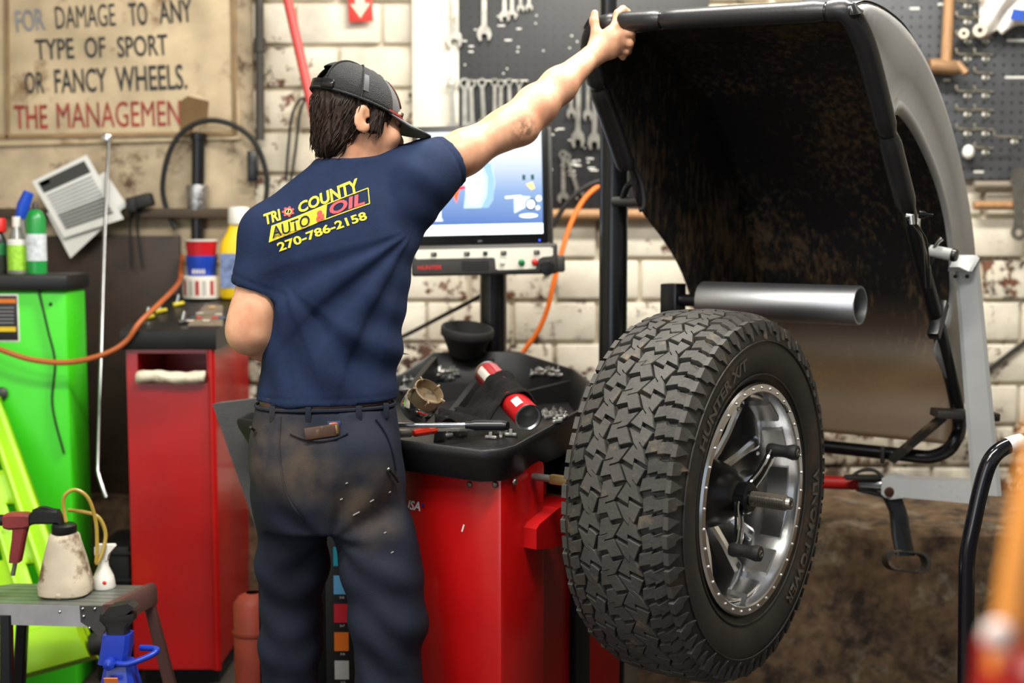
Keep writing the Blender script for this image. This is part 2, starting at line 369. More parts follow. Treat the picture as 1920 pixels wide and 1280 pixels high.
# screen: lit panel, white running to blue
ms, N, L, B = node_mat('lit_screen'); tc = N.new('ShaderNodeTexCoord'); sp = N.new('ShaderNodeSeparateXYZ'); L.new(tc.outputs['Generated'], sp.inputs[0])
cr = N.new('ShaderNodeValToRGB'); e = cr.color_ramp.elements
e[0].position = 0; e[0].color = srgb(70, 110, 190); e[1].position = .78; e[1].color = srgb(238, 246, 252)
x = cr.color_ramp.elements.new(.42); x.color = srgb(150, 180, 225)
L.new(sp.outputs['Z'], cr.inputs[0]); B.inputs['Base Color'].default_value = (0, 0, 0, 1); B.inputs['Roughness'].default_value = .25
L.new(cr.outputs[0], B.inputs['Emission Color']); B.inputs['Emission Strength'].default_value = .85
so = mc+Rm @ Vector((0, -.0015, .006))
m = MB().box(so, (sw, .003, shh), Rm); screen = m.build('screen', ms, monitor, smooth=False)
RS = Matrix((Rm @ Vector((1, 0, 0)), Rm @ Vector((0, 0, 1)), Rm @ Vector((0, -1, 0)))).transposed()
lay = [0]
def scr(pts, col, st=.85, z=None):
    """a flat shape of the picture on the screen; coordinates in screen widths/heights from its centre"""
    lay[0] += 1; zz = .0018+.00012*lay[0]
    nm = 'screen_%d_%d_%d' % col
    mt = MATS.get(nm) or M(nm, col, .4, var=0, emit=st)
    MB().prism([so+RS @ Vector((x*sw, y*shh, zz)) for x, y in pts], RS @ Vector((0, 0, .0001))).build('screen_shape', mt, screen, smooth=False)
def el(cx, cy, rx, ry, n=28): return [(cx+rx*math.cos(2*math.pi*i/n), cy+ry*math.sin(2*math.pi*i/n)) for i in range(n)]
scr([(-.5, -.5), (.5, -.5), (.5, -.40), (-.5, -.40)], (232, 244, 246))
scr([(-.14, -.24), (.06, -.24), (.10, -.16), (.12, 0), (.10, .16), (.04, .225), (-.05, .225), (-.10, .1)], (150, 178, 218))
scr([(.0, -.24), (.06, -.24), (.105, -.14), (.115, .02), (.09, .17), (.04, .225), (.01, .2), (.06, .05), (.05, -.12)], (112, 144, 196))
scr(el(-.055, -.01, .068, .20), (196, 214, 238)); scr(el(-.06, -.01, .045, .14), (226, 236, 246))
scr([(-.26, -.015), (-.03, -.005), (-.03, .03), (-.26, .025)], (206, 216, 226)); scr(el(-.03, .01, .022, .05), (150, 170, 200))
scr([(-.28, .05), (-.20, .05), (-.20, .10), (-.28, .10)], (30, 34, 40))
scr([(-.29, -.02), (-.16, -.02), (-.20, -.19), (-.235, -.06), (-.29, .02)], (240, 82, 36)); scr([(-.19, -.03), (-.12, -.03), (-.12, -.05), (-.17, -.06)], (214, 20, 24))
scr([(-.17, .10), (-.09, .13), (-.07, .19), (-.12, .16)], (206, 236, 130)); scr([(.09, .33), (.15, .35), (.15, .38), (.09, .37)], (206, 226, 110))
for x in (.34, .41): scr([(x, .02), (x+.025, .02), (x+.025, .07), (x, .07)], (18, 60, 58))
scr([(.37, -.02), (.42, .0), (.44, -.06), (.41, -.075)], (244, 190, 110))
scr([(.27, -.30), (.40, -.22), (.40, -.14), (.27, -.13)], (176, 200, 232)); scr(el(.405, -.215, .045, .058), (16, 44, 54)); scr(el(.405, -.215, .033, .043), (245, 248, 250))
scr(el(.47, -.16, .022, .028), (240, 246, 250)); scr(el(.46, -.25, .016, .02), (240, 246, 250)); scr([(.20, -.155), (.33, -.145), (.33, -.125), (.20, -.135)], (236, 242, 250))
scr(el(.385, -.325, .075, .02), (240, 246, 250))
scr([(-.38, -.36), (-.31, -.36), (-.325, -.33), (-.325, -.24), (-.31, -.20), (-.38, -.20), (-.365, -.24), (-.365, -.33)], (214, 226, 244))
text('acer', mc+RS @ Vector((-.012, -mh/2+.0085, .0004)), RS, .0055, M('badge_silver', (170, 170, 172), .3, .5), monitor, 'maker_badge', bold=.02)
m = MB().sphere(mc+RS @ Vector((mw*.43, -mh/2+.009, .001)), .0022, 8, 6); m.build('power_light', M('blue_led', (60, 80, 255), .4, var=0, emit=3), monitor)
# control panel under the monitor
GREY = M('charcoal_plastic', (58, 56, 55), .5, var=.1, bump=.1, bs=300)
pc = P(908, 487, YM); pw, ph = (1042-768)/FPX*YM, (515-458)/FPX*YM
m = MB().box(pc+Rm @ Vector((0, .02, 0)), (pw, .07, ph), Rm, bev=.009, seg=3); panel = m.build('control_panel', GREY, bal)
fz = .0155
m = MB(); IV = M('ivory_panel', (222, 220, 208), .45, var=.05)
def pp(x, y, z): return pc+RS @ Vector((x*pw, y*ph, z))
m.prism([pp(x, y, fz) for x, y in ((-.46, .07), (-.47, .12), (-.47, .34), (-.455, .38), (.455, .38), (.47, .34), (.47, .12), (.46, .08), (.40, .06), (.37, -.02), (.35, -.32), (.10, -.34), (.08, -.30), (.075, .04), (.06, .07))], RS @ Vector((0, 0, .001))); m.build('ivory_overlay', IV, panel, smooth=False)
for x, lab in ((-.34, 'K1'), (-.115, 'K2'), (.01, 'S'), (.135, 'K3'), (.36, 'K4')):
    m = MB().box(pp(x, .22, fz+.003), (.017 if lab != 'S' else .013, .005, .0115), Rm, bev=.0012); k = m.build('key', M('dark_green_key', (26, 52, 46), .4) if lab == 'S' else M('dark_key', (44, 44, 44), .4), panel)
    if lab != 'S': text(lab, pp(x, .22, fz+.0058)-RS @ Vector((.0045, .002, 0)), RS, .0045, M('key_print', (220, 220, 220), .5), k, 'key_print')
m = MB().box(pp(.125, -.10, fz+.003), (.014, .006, .0125), Rm, bev=.0015); m.build('key', M('pale_key', (206, 204, 194), .4), panel)
for x, nm, c in ((.255, 'green', (12, 118, 66)), (.345, 'red', (204, 44, 36))):
    m = MB().lathe([(0, .010), (.006, .0095), (.0095, .007), (.0098, 0)], pp(x, -.10, fz), RS @ Vector((0, 0, 1)), 24); tag(m.build('push_button', M(nm+'_button', c, .35, var=.03), panel), nm+' round push button')
m = MB().lathe([(0, .018), (.019, .017), (.022, .013), (.023, 0)], pp(.43, -.30, fz), RS @ Vector((0, 0, 1)), 32); m.build('rotary_knob', M('knob_black', (14, 14, 15), .3), panel)
m = MB().box(pp(.50, -.18, -.02), (.045, .05, .05), Rm, bev=.008); m.build('knob_bracket', GREY, panel)
text('HUNTER', pp(-.455, -.27, fz+.0006), RS, .0115, M('badge_red', (196, 40, 40), .45), panel, 'maker_badge', bold=.03, width=.072, shear=.15)
for k in range(4):
    m = MB().box(pp(-.06, -.06-.085*k, fz), (.082, .003, .003), Rm, bev=.0008); m.build('grille_slot', MATS['slot_black'], panel)
# ---- hood
HS0, HS1, HB = -.557, .138, .147
prof_pts = [(HB, 1.925), (.25, 1.952), (.40, 1.948), (.55, 1.915), (.75, 1.812), (.95, 1.640), (1.10, 1.43), (1.175, 1.18), (1.155, 1.05), (1.06, .955), (1.0, .835)]
prof = [(v.x, v.y) for v in spline([Vector((a, b, 0)) for a, b in prof_pts], 6)]
HOODM, N, L, B = node_mat('dusty_black_hood'); B.inputs['Roughness'].default_value = .5
g = N.new('ShaderNodeNewGeometry'); mpn = N.new('ShaderNodeMapping'); mpn.inputs['Scale'].default_value = (1, 1, .28); L.new(g.outputs['Position'], mpn.inputs[0])
n1 = N.new('ShaderNodeTexNoise'); n1.inputs['Scale'].default_value = 60; n1.inputs['Detail'].default_value = 8; n1.inputs['Roughness'].default_value = .75; L.new(mpn.outputs[0], n1.inputs['Vector'])
n2 = N.new('ShaderNodeTexNoise'); n2.inputs['Scale'].default_value = 3.2; n2.inputs['Detail'].default_value = 4; L.new(g.outputs['Position'], n2.inputs['Vector'])
sp = N.new('ShaderNodeSeparateXYZ'); L.new(g.outputs['Position'], sp.inputs[0])
def MR(v, a, b, c=0, d=1):
    r = N.new('ShaderNodeMapRange'); r.inputs['From Min'].default_value = a; r.inputs['From Max'].default_value = b; r.inputs['To Min'].default_value = c; r.inputs['To Max'].default_value = d; L.new(v, r.inputs['Value']); return r.outputs[0]
def MA(op, a, b):
    x = N.new('ShaderNodeMath'); x.operation = op
    for i, v in enumerate((a, b)):
        if isinstance(v, (int, float)): x.inputs[i].default_value = v
        else: L.new(v, x.inputs[i])
    return x.outputs[0]
# road dust thrown by wheels: thick low on the back sheet, speckled higher up
low = MR(sp.outputs['Z'], .95, 1.6, .95, .45)
fac = MA('MULTIPLY', MR(MA('ADD', n1.outputs[0], MA('MULTIPLY', n2.outputs[0], .5)), .765, .90), low)
fac = MA('MAXIMUM', fac, MR(sp.outputs['Z'], 1.0, 1.25, .75, 0))
mx = N.new('ShaderNodeMix'); mx.data_type = 'RGBA'; L.new(fac, mx.inputs['Factor']); mx.inputs['A'].default_value = srgb(20, 20, 23); mx.inputs['B'].default_value = srgb(122, 98, 70); L.new(mx.outputs['Result'], B.inputs['Base Color'])
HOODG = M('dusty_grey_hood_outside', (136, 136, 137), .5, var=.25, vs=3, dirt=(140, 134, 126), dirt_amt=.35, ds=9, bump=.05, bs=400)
ns = 14
rows = [[Q(HS0+(HS1-HS0)*i/ns, b, z) for b, z in prof] for i in range(ns+1)]
hood = MB().loft(rows, closed=False).build('hood', HOODM, bal, sharp=60)
sm = hood.modifiers.new('thick', 'SOLIDIFY'); sm.thickness = .006; sm.offset = 0
tag(hood, 'raised black plastic wheel hood, dusty inside')
# right end panel between leg and outer curve, with arch-shaped opening
leg0, leg1 = (HB+.01, 1.90), (.94, .955)
arch_px = [(1662, 214), (1688, 238), (1715, 285), (1740, 345), (1757, 410), (1766, 480), (1768, 550), (1758, 610), (1738, 655)]
arch = [toQ(Ps(x, y, HS1)) for x, y in arch_px]
inner = [(leg0[0]+(leg1[0]-leg0[0])*t, leg0[1]+(leg1[1]-leg0[1])*t) for t in (0, .08, .16, .24)]+[(a[1], a[2]) for a in arch]+[(leg1[0]-.04, leg1[1]+.05), leg1]
inner = [(v.x, v.y) for v in spline([Vector((a, b, 0)) for a, b in inner], 4)]
def resample(c, n):
    c = [Vector((a, b, 0)) for a, b in c]; d = [0]
    for i in range(1, len(c)): d.append(d[-1]+(c[i]-c[i-1]).length)
    out = []
    for k in range(n):
        t = d[-1]*k/(n-1); i = max(j for j in range(len(d)) if d[j] <= t+1e-9); i = min(i, len(c)-2); f = (t-d[i])/max(d[i+1]-d[i], 1e-9); out.append(c[i].lerp(c[i+1], f))
    return out
NI = 48; oc = resample(prof, NI); ic = resample(inner, NI)
rows = []
for f, ds_ in ((0, .022), (.16, .024), (.22, .012), (.5, .02), (.85, .02), (.97, .010), (1, 0)):
    rows.append([Q(HS1+ds_, ic[i].x+(oc[i].x-ic[i].x)*f, ic[i].y+(oc[i].y-ic[i].y)*f) for i in range(NI)])
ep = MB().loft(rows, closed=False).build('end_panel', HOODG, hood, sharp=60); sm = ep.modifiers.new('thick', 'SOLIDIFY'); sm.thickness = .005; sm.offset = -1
# outer skin of the curved sheet is the same dusty grey
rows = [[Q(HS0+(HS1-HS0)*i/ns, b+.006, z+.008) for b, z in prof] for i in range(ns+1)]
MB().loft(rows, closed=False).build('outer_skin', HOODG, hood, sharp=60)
# left end panel (towards the machine), edge running down from the padded frame
lx = [toQ(Ps(x, y, HS0)) for x, y in ((1098, 66), (1140, 190), (1182, 310), (1200, 382), (1252, 455), (1280, 505), (1300, 560), (1340, 690))]
le = resample([(v.x, v.y) for v in spline([Vector((a[1], a[2], 0)) for a in lx], 5)], NI)
rows = [[Q(HS0-.004+d, le[i].x+(oc[i].x-le[i].x)*f, le[i].y+(oc[i].y-le[i].y)*f) for i in range(NI)] for f, d in ((0, 0), (.2, .002), (.4, .006), (.6, .006), (.8, .002), (1.0, 0.012), (1.015, .012))]
lp = MB().loft(rows, closed=False).build('end_panel', HOODM, hood, sharp=60); sm = lp.modifiers.new('thick', 'SOLIDIFY'); sm.thickness = .005
# tube frame and foam pads
top = [Q(-.42, .95, .80), Q(-.2, .95, .80), Q(.02, .95, .80), Q(.10, .95, .805), Q(.155, .947, .85), Q(.162, .94, .955), Q(.160, .60, 1.372), Q(.158, .28, 1.76), Q(.156, .20, 1.86), Q(.142, .155, 1.91), Q(.09, .147, 1.925), Q(-.48, .147, 1.954), Q(-.535, .155, 1.938), Q(-.562, .185, 1.886), Q(-.566, .30, 1.71)]
fr = spline(top, 6)
MB().tube(fr, .0195, 14).build('frame_tube', BLKMET, hood)
PAD = M('black_foam_pad', (30, 30, 33), .38, var=.12, bump=.1, bs=150, spec=.45)
def pad(pts, r):
    pts = spline(pts, 6); k = len(pts); rs = [r]*k; rs[0] = r*.82; rs[-1] = r*.82
    MB().tube(pts, rs, 16).build('foam_pad', PAD, hood)
R2 = .0255
pad([Q(.158, .50, 1.492), Q(.157, .36, 1.662)], .0265); pad([Q(.157, .355, 1.668), Q(.156, .24, 1.812), Q(.15, .185, 1.878), Q(.13, .15, 1.92), Q(.09, .147, 1.926)], R2)
pad([Q(.085, .147, 1.926), Q(-.15, .147, 1.938), Q(-.33, .147, 1.946)], R2); pad([Q(-.335, .147, 1.946), Q(-.46, .147, 1.953)], R2)
pad([Q(-.465, .147, 1.953), Q(-.53, .152, 1.940), Q(-.562, .18, 1.888), Q(-.566, .225, 1.812)], R2); pad([Q(-.566, .23, 1.803), Q(-.567, .30, 1.71), Q(-.568, .375, 1.607)], .0265)
sb = Q(-.566, .375, 1.605)
MB().tube(spline([sb, P(1190, 318, sb.y+.02), P(1203, 345, sb.y+.03), P(1208, 385, sb.y+.03), P(1198, 394, sb.y+.03)], 5), .007, 10).build('strap', RUBBER, hood)
m = MB().box(Q(.168, .735, 1.205), (.03, .028, .11), RQ @ Matrix.Rotation(-.68, 3, 'X'), bev=.003); sw_ = m.build('switch_box', BLKMET, hood)
# white chip of a label, gas fittings and cables near the switch box
m = MB().box(Q(.1805, .525, 1.462), (.003, .016, .03), RQ, bev=.001); m.build('label_sticker', WHITEP, hood)
sp_ = Ps(1700, 405, .19)
m = MB(); m.tube([sp_, sp_+SV*.012, sp_+SV*.014+Vector((0, 0, -.02))], .007, 10); m.build('air_fitting', ALU, hood)
m = MB().lathe([(.010, 0), (.009, .012), (.004, .02), (.003, .034)], Ps(1723, 402, .19), (1, -.1, -.05), 12, cap=True); m.build('air_nipple', BLKMET, hood)
for dx in (0, 9):
    MB().tube(spline([Ps(1703+dx, 412, .195), Ps(1722+dx, 438, .20), Ps(1730+dx, 462, .20), Ps(1735+dx, 540, .19)], 5), .0022, 6).build('air_line', BLKMET, hood)
# lower bracket that ties the frame to the measuring arm
DUSTY = M('dusty_black_steel', (38, 34, 30), .55, var=.25, dirt=(112, 92, 68), dirt_amt=.4, ds=14)
m = MB().tube([P(1672, 862, 3.60), P(1770, 780, 3.48)], .014, 4); m.build('brace', DUSTY, hood)
m = MB().box((P(1752, 768, 3.46)+P(1866, 785, 3.46))/2, (.17, .07, .022), Matrix.Rotation(.05, 3, 'Y'), bev=.004); m.build('mount_plate', DUSTY, hood)
MB().box(P(1655, 852, 3.60), (.012, .012, .05), RQ, bev=.003).build('hinge_clip', DUSTY, hood)
# ---- measuring arm: pale cast arm with pivot, disc and red-banded rod
PALE = M('pale_grey_enamel', (176, 178, 178), .42, var=.1, vs=6, dirt=(120, 108, 90), dirt_amt=.18, ds=12)
arm_t, arm_b = P(1812, 486, 3.40), P(1850, 925, 3.42)
def rect(c, w, d, R=Matrix.Identity(3)): return [c+R @ Vector((x*w/2, y*d/2, 0)) for x, y in ((-1, -.7), (-.7, -1), (.7, -1), (1, -.7), (1, .7), (.7, 1), (-.7, 1), (-1, .7))]
RA = Matrix.Rotation(math.radians(-20), 3, 'Z')
ax_ = (arm_b-arm_t)
m = MB().loft([rect(arm_t+ax_*t, .062+.014*t, .055, RA) for t in (0, .02, .3, .6, .9, 1.0)]); arm = m.build('measuring_arm', PALE, bal, sharp=30)
m = MB().loft([rect(P(1790, 500, 3.36), .03, .04, RA), rect(P(1800, 508, 3.375), .06, .055, RA), rect(P(1812, 484, 3.40), .066, .06, RA), rect(P(1812, 478, 3.40), .05, .05, RA)]); m.build('arm_head', PALE, arm)
for px in (1791, 1813): MB().lathe([(0, .003), (.005, .002), (.0055, 0)], P(px, 518, 3.366), (0, -1, 0), 10).build('screw', BLKMET, arm)
h0, h1 = P(1700, 468, 3.40), P(1786, 478, 3.32)
MB().tube([P(1745, 470, 3.36), h1], .016, 18).build('arm_pivot', PALE, arm)
MB().lathe([(.0, .012), (.015, .011), (.017, .006), (.017, 0)], h1, (h1-h0), 16).build('pivot_cap', BLKMET, arm)
MB().lathe([(0, .006), (.034, .005), (.037, .002), (.036, 0), (0, 0)], P(1735, 481, 3.38), (h0-h1)+Vector((0, -.12, 0)), 28).build('pivot_disc', BLACK, arm)
MB().tube([P(1749, 468, 3.35), P(1760, 452, 3.33), P(1765, 447, 3.33)], [.005, .005, .0075], 10).build('lock_lever', ALU, arm)
a0, a1 = P(1853, 922, 3.42), P(1665, 910, 3.56)
m = MB(); d_ = (a1-a0)
for_r = lambda c, h: [c+Vector((0, 0, 1))*(y*h/2)+Vector((d_.y, -d_.x, 0)).normalized()*(x*.028) for x, y in ((-1, -1), (1, -1), (1, 1), (-1, 1))]
m.loft([for_r(a0, .075), for_r(a0+d_*.15, .06), for_r(a0+d_*.8, .052), for_r(a0+d_*.95, .068), for_r(a0+d_*1.04, .05)]); m.build('lower_arm', PALE, arm, sharp=30)
MB().lathe([(0, .004), (.008, .004), (.014, .002), (.014, 0)], P(1667, 922, 3.525), (0, -1, 0), 16).build('pivot_bolt', M('rusty_bolt', (70, 44, 34), .5, .4), arm)
r0, r1, r2 = P(1655, 908, 3.57), P(1612, 906, 3.60), P(1500, 902, 3.69)
MB().tube([r0, r1], .019, 18).build('rod', ALU, arm); MB().tube([r1, r2], .0192, 18).build('red_band', M('red_band', (176, 28, 22), .45), arm)
MB().box((P(1585, 893, 3.58)+P(1650, 896, 3.55))/2, (.10, .03, .012), bev=.003).build('rod_cover', DUSTY, arm)
MB().tube(spline([P(1598, 892, 3.57), P(1615, 882, 3.57), P(1640, 882, 3.56), P(1655, 895, 3.55)], 5), .005, 8).build('cable', RUBBER, arm)
# drop handle with hollow oval foot
o0 = P(1700, 1052, 3.52)
MB().loft([rect(P(1622, 920, 3.56), .05, .03), rect(P(1672, 932, 3.55), .052, .03), rect(P(1684, 960, 3.54), .046, .03), rect(P(1690, 1005, 3.53), .05, .026), rect(P(1697, 1040, 3.52), .05, .026)]).build('drop_handle', BLKMET, arm, sharp=30)
ov = [(.030*(1 if math.cos(a) > 0 else -1)+.028*math.cos(a), .028*math.sin(a)) for a in [2*math.pi*(i+.5)/28 for i in range(28)]]
Rv = frame3((1, -.12, -.10), (.1, .25, 1))
outr = lambda k, z: [o0+Rv @ Vector((x*k, y*k, -z)) for x, y in ov]
MB().loft([outr(1, -.035), outr(1.04, -.03), outr(1.04, .045), outr(1, .05), outr(.86, .05), outr(.86, -.035)], loop=True).build('handle_foot', DUSTY, arm, sharp=50)
# ---- peg with aluminium sleeve
l0 = P(1318, 562, 3.50); sl = .445
bk = P(1262, 562, 3.53)
MB().box(bk, (.05, .06, .09), RQ, bev=.004).build('sleeve_bracket', BLKMET, bal)
MB().tube([bk, l0+SV*.30], .017, 16).build('sleeve_peg', BLKMET, bal)
MB().tube([bk+Vector((0, 0, -.03))+BV*.02, Q(-.66, .34, .88)], .02, 12).build('sleeve_support', BLKMET, bal)
slv = MB().lathe([(.050, 0), (.0505, .004), (.0505, sl-.003), (.049, sl), (.044, sl), (.044, .03), (.018, .028), (.018, 0)], l0, SV, 48, closed_prof=True).build('aluminium_sleeve', M('smeared_aluminium', (190, 192, 196), .42, 1, var=.12, vs=9, dirt=(50, 48, 48), dirt_amt=.14, ds=26))
tag(slv, 'hollow aluminium sleeve resting on a black peg above the tyre', 'sleeve')
# brass coloured clamp lever below the tray
c0 = Ps(1000, 893, -.43)
MB().tube([c0, c0+SV*.05], .009, 12).build('lever_thread', STEEL, bal)
cl = MB().box(c0+SV*.085, (.075, .016, .022), RQ, bev=.003); cl.build('clamp_lever', BRASS, bal)
MB().tube(spline([c0+SV*.12, c0+SV*.15+Vector((0, 0, .012)), c0+SV*.175+Vector((0, 0, .045)), c0+SV*.19+Vector((0, 0, .08))], 5), .005, 8).build('clamp_hook', BRASS, bal)

# ================================================================== wheel
wheel = thing('truck_wheel', Q(-.14, 0, W0.z-.42), 'chunky all-terrain truck tyre on a deep chrome rim, mounted on the balancer', 'wheel')
TIRE = M('tyre_rubber', (66, 64, 61), .62, var=.25, vs=14, bump=.25, bs=120, dirt=(112, 98, 78), dirt_amt=.3, ds=13, spec=.35)
TIRES = M('tyre_sidewall', (46, 43, 40), .55, var=.2, vs=10, bump=.06, bs=90, dirt=(74, 58, 44), dirt_amt=.4, ds=9, spec=.4)
R0, HW, SC = .424, .118, -.128     # tread radius, half width, tread centre along s
def T(ang, r, s):                  # polar point on the wheel; ang from straight up towards the back
    return Q(s, 0, 0)+BV*(r*math.sin(ang))+Vector((0, 0, W0.z+r*math.cos(ang)))
def crown(v):                      # tread surface radius over -1..1
    a = abs(v); return R0-.010*a*a-(.0 if a < .8 else .16*(a-.8)**2*3)
# carcass
pf = [(.262, .112), (.270, .122), (.300, .136), (.335, .141), (.365, .136), (.390, .128), (.402, .118)]
prof_t = [(r, s) for r, s in pf]+[(crown(v)-.014, v*HW) for v in (.93, .7, .4, 0, -.4, -.7, -.93)]+[(r, -s) for r, s in reversed(pf)]
rings = [[T(2*math.pi*i/120, r, SC+s) for r, s in prof_t] for i in range(120)]
tyre = MB().loft(rings, closed=False, loop=True).build('tyre', TIRES, wheel, sharp=60)
# tread: seven staggered rows of interlocking blocks
NP = 34; PL = 2*math.pi/NP; bounds = [-1.03, -.60, -.215, .215, .60, 1.03]
zig = [0, .06, .08, .08, .06, 0]; zph = [0, .15, .55, .3, .85, 0]; ph = [.0, .32, .70, .20, .5]; sl_ = [.55, -.75, .5, -.75, .55]
def Bd(k, u): 
    t = (u+zph[k]) % 1; tri = 4*abs(t-.5)-1; tri = max(-1, min(1, tri*2.2)); return bounds[k]+zig[k]*tri
tb = MB(); GU, GV = .062, .026
for pi_ in range(NP):
    for k in range(5):
        vm = (bounds[k]+bounds[k+1])/2
        def cut(v, off): return ph[k]+off+sl_[k]*(v-vm)+(.12 if (v-vm)*(1 if k % 2 else -1) > 0 else -.12)*(.9 if 0 < k < 4 else .35)
        for (o0_, o1_, g0, g1) in ((0, .5, GU, .016 if k in (1, 2, 3) else GU*.8), (.5, 1.0, .016 if k in (1, 2, 3) else GU*.8, GU)):
            if k in (0, 4): g0 *= 1.35; g1 *= 1.35
            a = Bd(k, 0)+GV*(0 if k == 0 else 1); 
            poly = []
            vsamp = lambda u: [Bd(k, u)+(GV if k > 0 else 0), Bd(k+1, u)-(GV if k < 4 else 0)]
            low_ = [(t, cut(vm+(t-.5)*(bounds[k+1]-bounds[k]), o0_)+g0) for t in (0, .25, .49, .51, .75, 1)]
            hi_ = [(t, cut(vm+(t-.5)*(bounds[k+1]-bounds[k]), o1_)-g1) for t in (1, .75, .51, .49, .25, 0)]
            for t, u in low_+hi_:
                l_, r_ = vsamp(u); poly.append((l_+(r_-l_)*t, u))
            mid = [sum(p[0] for p in poly)/12, sum(p[1] for p in poly)/12]
            hgt = random.uniform(-.0006, .0006)
            def ringp(f, dr): return [T((pi_+mid[1]+(u-mid[1])*f)*PL, crown(mid[0]+(v-mid[0])*f)+dr+hgt, SC+(mid[0]+(v-mid[0])*f)*HW) for v, u in poly]
            tb.loft([ringp(1.07, -.016), ringp(1.0, -.0015), ringp(.95, 0)], cap=True)
tag(tb.build('tread_blocks', TIRE, tyre, sharp=25), kind='stuff')
# shoulder biters on both sidewalls and concentric rib
for side in (1, -1):
    sbm = MB()
    for i in range(NP*2):
        a0_ = i*PL/2; big = i % 2 == 0
        if big: pts_ = [(.04, .404), (.40, .406), (.46, .386), (.30, .362), (.22, .380), (.10, .383)]
        else: pts_ = [(.06, .402), (.42, .402), (.28, .372)]
        for_s = lambda r: SC+side*(.1185+(.141-.1185)*min(1, max(0, (.402-r)/.06)))
        lo_ = [T(a0_+u*PL, r, for_s(r)-side*.002) for u, r in pts_]; hi_ = [T(a0_+u*PL, r, for_s(r)+side*.010) for u, r in pts_]
        sbm.loft([lo_, hi_])
    tag(sbm.build('shoulder_lugs', TIRE, tyre, sharp=25), kind='stuff')
rb = MB()
for rr, ww in ((.358, .0022), (.283, .003)):
    rb.tube([T(2*math.pi*i/90, rr, SC+.140-(.0 if rr > .3 else .010)) for i in range(90)], ww, 6, loop=True)
rb.build('sidewall_rib', TIRES, tyre)
LET = M('tyre_lettering', (84, 80, 74), .5, var=.2)
def side_text(s, a_mid, r, h, width):
    def warp(x, y):
        ang = a_mid+(x-width/2)/r; rr = r+y
        return T(ang, rr, SC+.1425+(.0 if rr > .31 else -.003))
    return text(s, None, None, h, LET, tyre, 'sidewall_lettering', bold=.025, width=width, warp=warp)
side_text('HUNTER X/T', math.radians(-38), .312, .026, .26)
side_text('VENOM POWER', math.radians(118), .306, .028, .34)
# ---- rim
RIM = M('rim_chrome', (244, 245, 247), .2, 1, var=.03)
lip = [(.262, -.012), (.264, -.002), (.260, .003), (.244, .003), (.241, 0), (.240, -.012), (.234, -.03), (.229, -.075), (.226, -.12), (.222, -.17), (.222, -.24), (.226, -.24), (.245, -.16), (.262, -.10)]
rim = MB().loft([[T(2*math.pi*i/96, r, s) for r, s in lip] for i in range(96)], closed=True, cap=False, loop=True).build('rim', RIM, wheel, sharp=35)
for i in range(36):
    a = 2*math.pi*(i+.5)/36
    MB().lathe([(0, .004), (.0022, .0035), (.0036, .0015), (.004, 0)], T(a, .252, .003), SV, 8).build('rivet', RIM, rim)
for i in range(14):       # rectangular raised pads round the deep lip
    a0_, a1_ = 2*math.pi*(i+.16)/14, 2*math.pi*(i+.84)/14
    m = MB(); g_ = []
    for r_off in (0, -.007):
        g_.append([T(a0_+(a1_-a0_)*t, (.2355 if s > -.05 else .2302)+r_off, s) for s, ts in ((-.022, (0, .25, .5, .75, 1)), (-.072, (1, .75, .5, .25, 0))) for t in ts])
    m.loft(g_); m.build('barrel_pad', RIM, rim, sharp=20)
RIMD = M('rim_inside_dark', (30, 29, 28), .5, .3, var=.2)
MB().lathe([(.2235, 0), (.07, .0), (.07, .012), (.2235, .012)], Q(-.232, 0, W0.z), SV, 64, closed_prof=True).build('back_plate', RIMD, rim)
MB().lathe([(.0, -.06), (.066, -.06), (.075, -.02), (.088, .0), (.080, .012), (.05, .018), (.0, .018)], Q(-.135, 0, W0.z), SV, 48).build('hub', RIM, rim)
for i in range(6):
    a = 2*math.pi*(i+.3)/6
    for sgn in (-1, 1):     # split spoke: two curved legs
        secs = []
        for t, r, da, wd, s_, th in ((0, .070, .16, .030, -.130, .03), (.3, .105, .17, .027, -.116, .03), (.6, .150, .155, .025, -.104, .034), (.85, .195, .15, .028, -.096, .04), (1, .2275, .17, .036, -.088, .05)):
            da_ = a+sgn*da*(.075/max(r, .075))*.0+sgn*(.018+.030*t)/r
            u_ = lambda off: da_+off/r
            secs.append([T(u_(-wd/2), r, s_-th), T(u_(-wd/2), r, s_-.006), T(u_(-wd/4), r, s_), T(u_(wd/4), r, s_), T(u_(wd/2), r, s_-.006), T(u_(wd/2), r, s_-th)])
        MB().loft(secs).build('spoke', RIM, rim, sharp=25)
for i in range(6):
    a = 2*math.pi*(i+.3)/6
    for da in (-.12, .12): MB().lathe([(0, .006), (.0035, .005), (.005, .002), (.005, 0)], T(a+da, .207, -.088), SV, 8).build('spoke_bolt', RIM, rim)
MB().tube([T(.62, .243, .003), T(.62, .235, .012), T(.62, .226, .017)], .0035, 8).build('valve_stem', RUBBER, rim)
# ---- clamp nut and threaded shaft
shaft = MB(); pr = []; k0 = 17
for i in range(k0*2+1): pr.append((.0178 if i % 2 else .0136, -.02+i*(.098/(k0*2))))
shaft.lathe([(0, -.2), (.0148, -.2)]+pr+[(.0148, .080), (.0135, .088), (.007, .0885), (.006, .082), (0, .082)], Q(0, 0, W0.z), SV, 24)
shaft.build('threaded_shaft', M('dark_steel_thread', (150, 146, 140), .3, .95, var=.1), bal, sharp=20)
nut = thing('hub_nut', Q(-.1, 0, W0.z-.08), 'black winged quick nut with chrome-edged arms clamping the wheel hub', 'clamp nut')
MB().lathe([(.0, -.135), (.078, -.135), (.081, -.125), (.078, -.10), (.066, -.066), (.050, -.046), (.040, -.036), (.022, -.034)], Q(0, 0, W0.z), SV, 40).build('pressure_cup', M('gloss_black_cup', (18, 18, 20), .3, var=.1), nut)
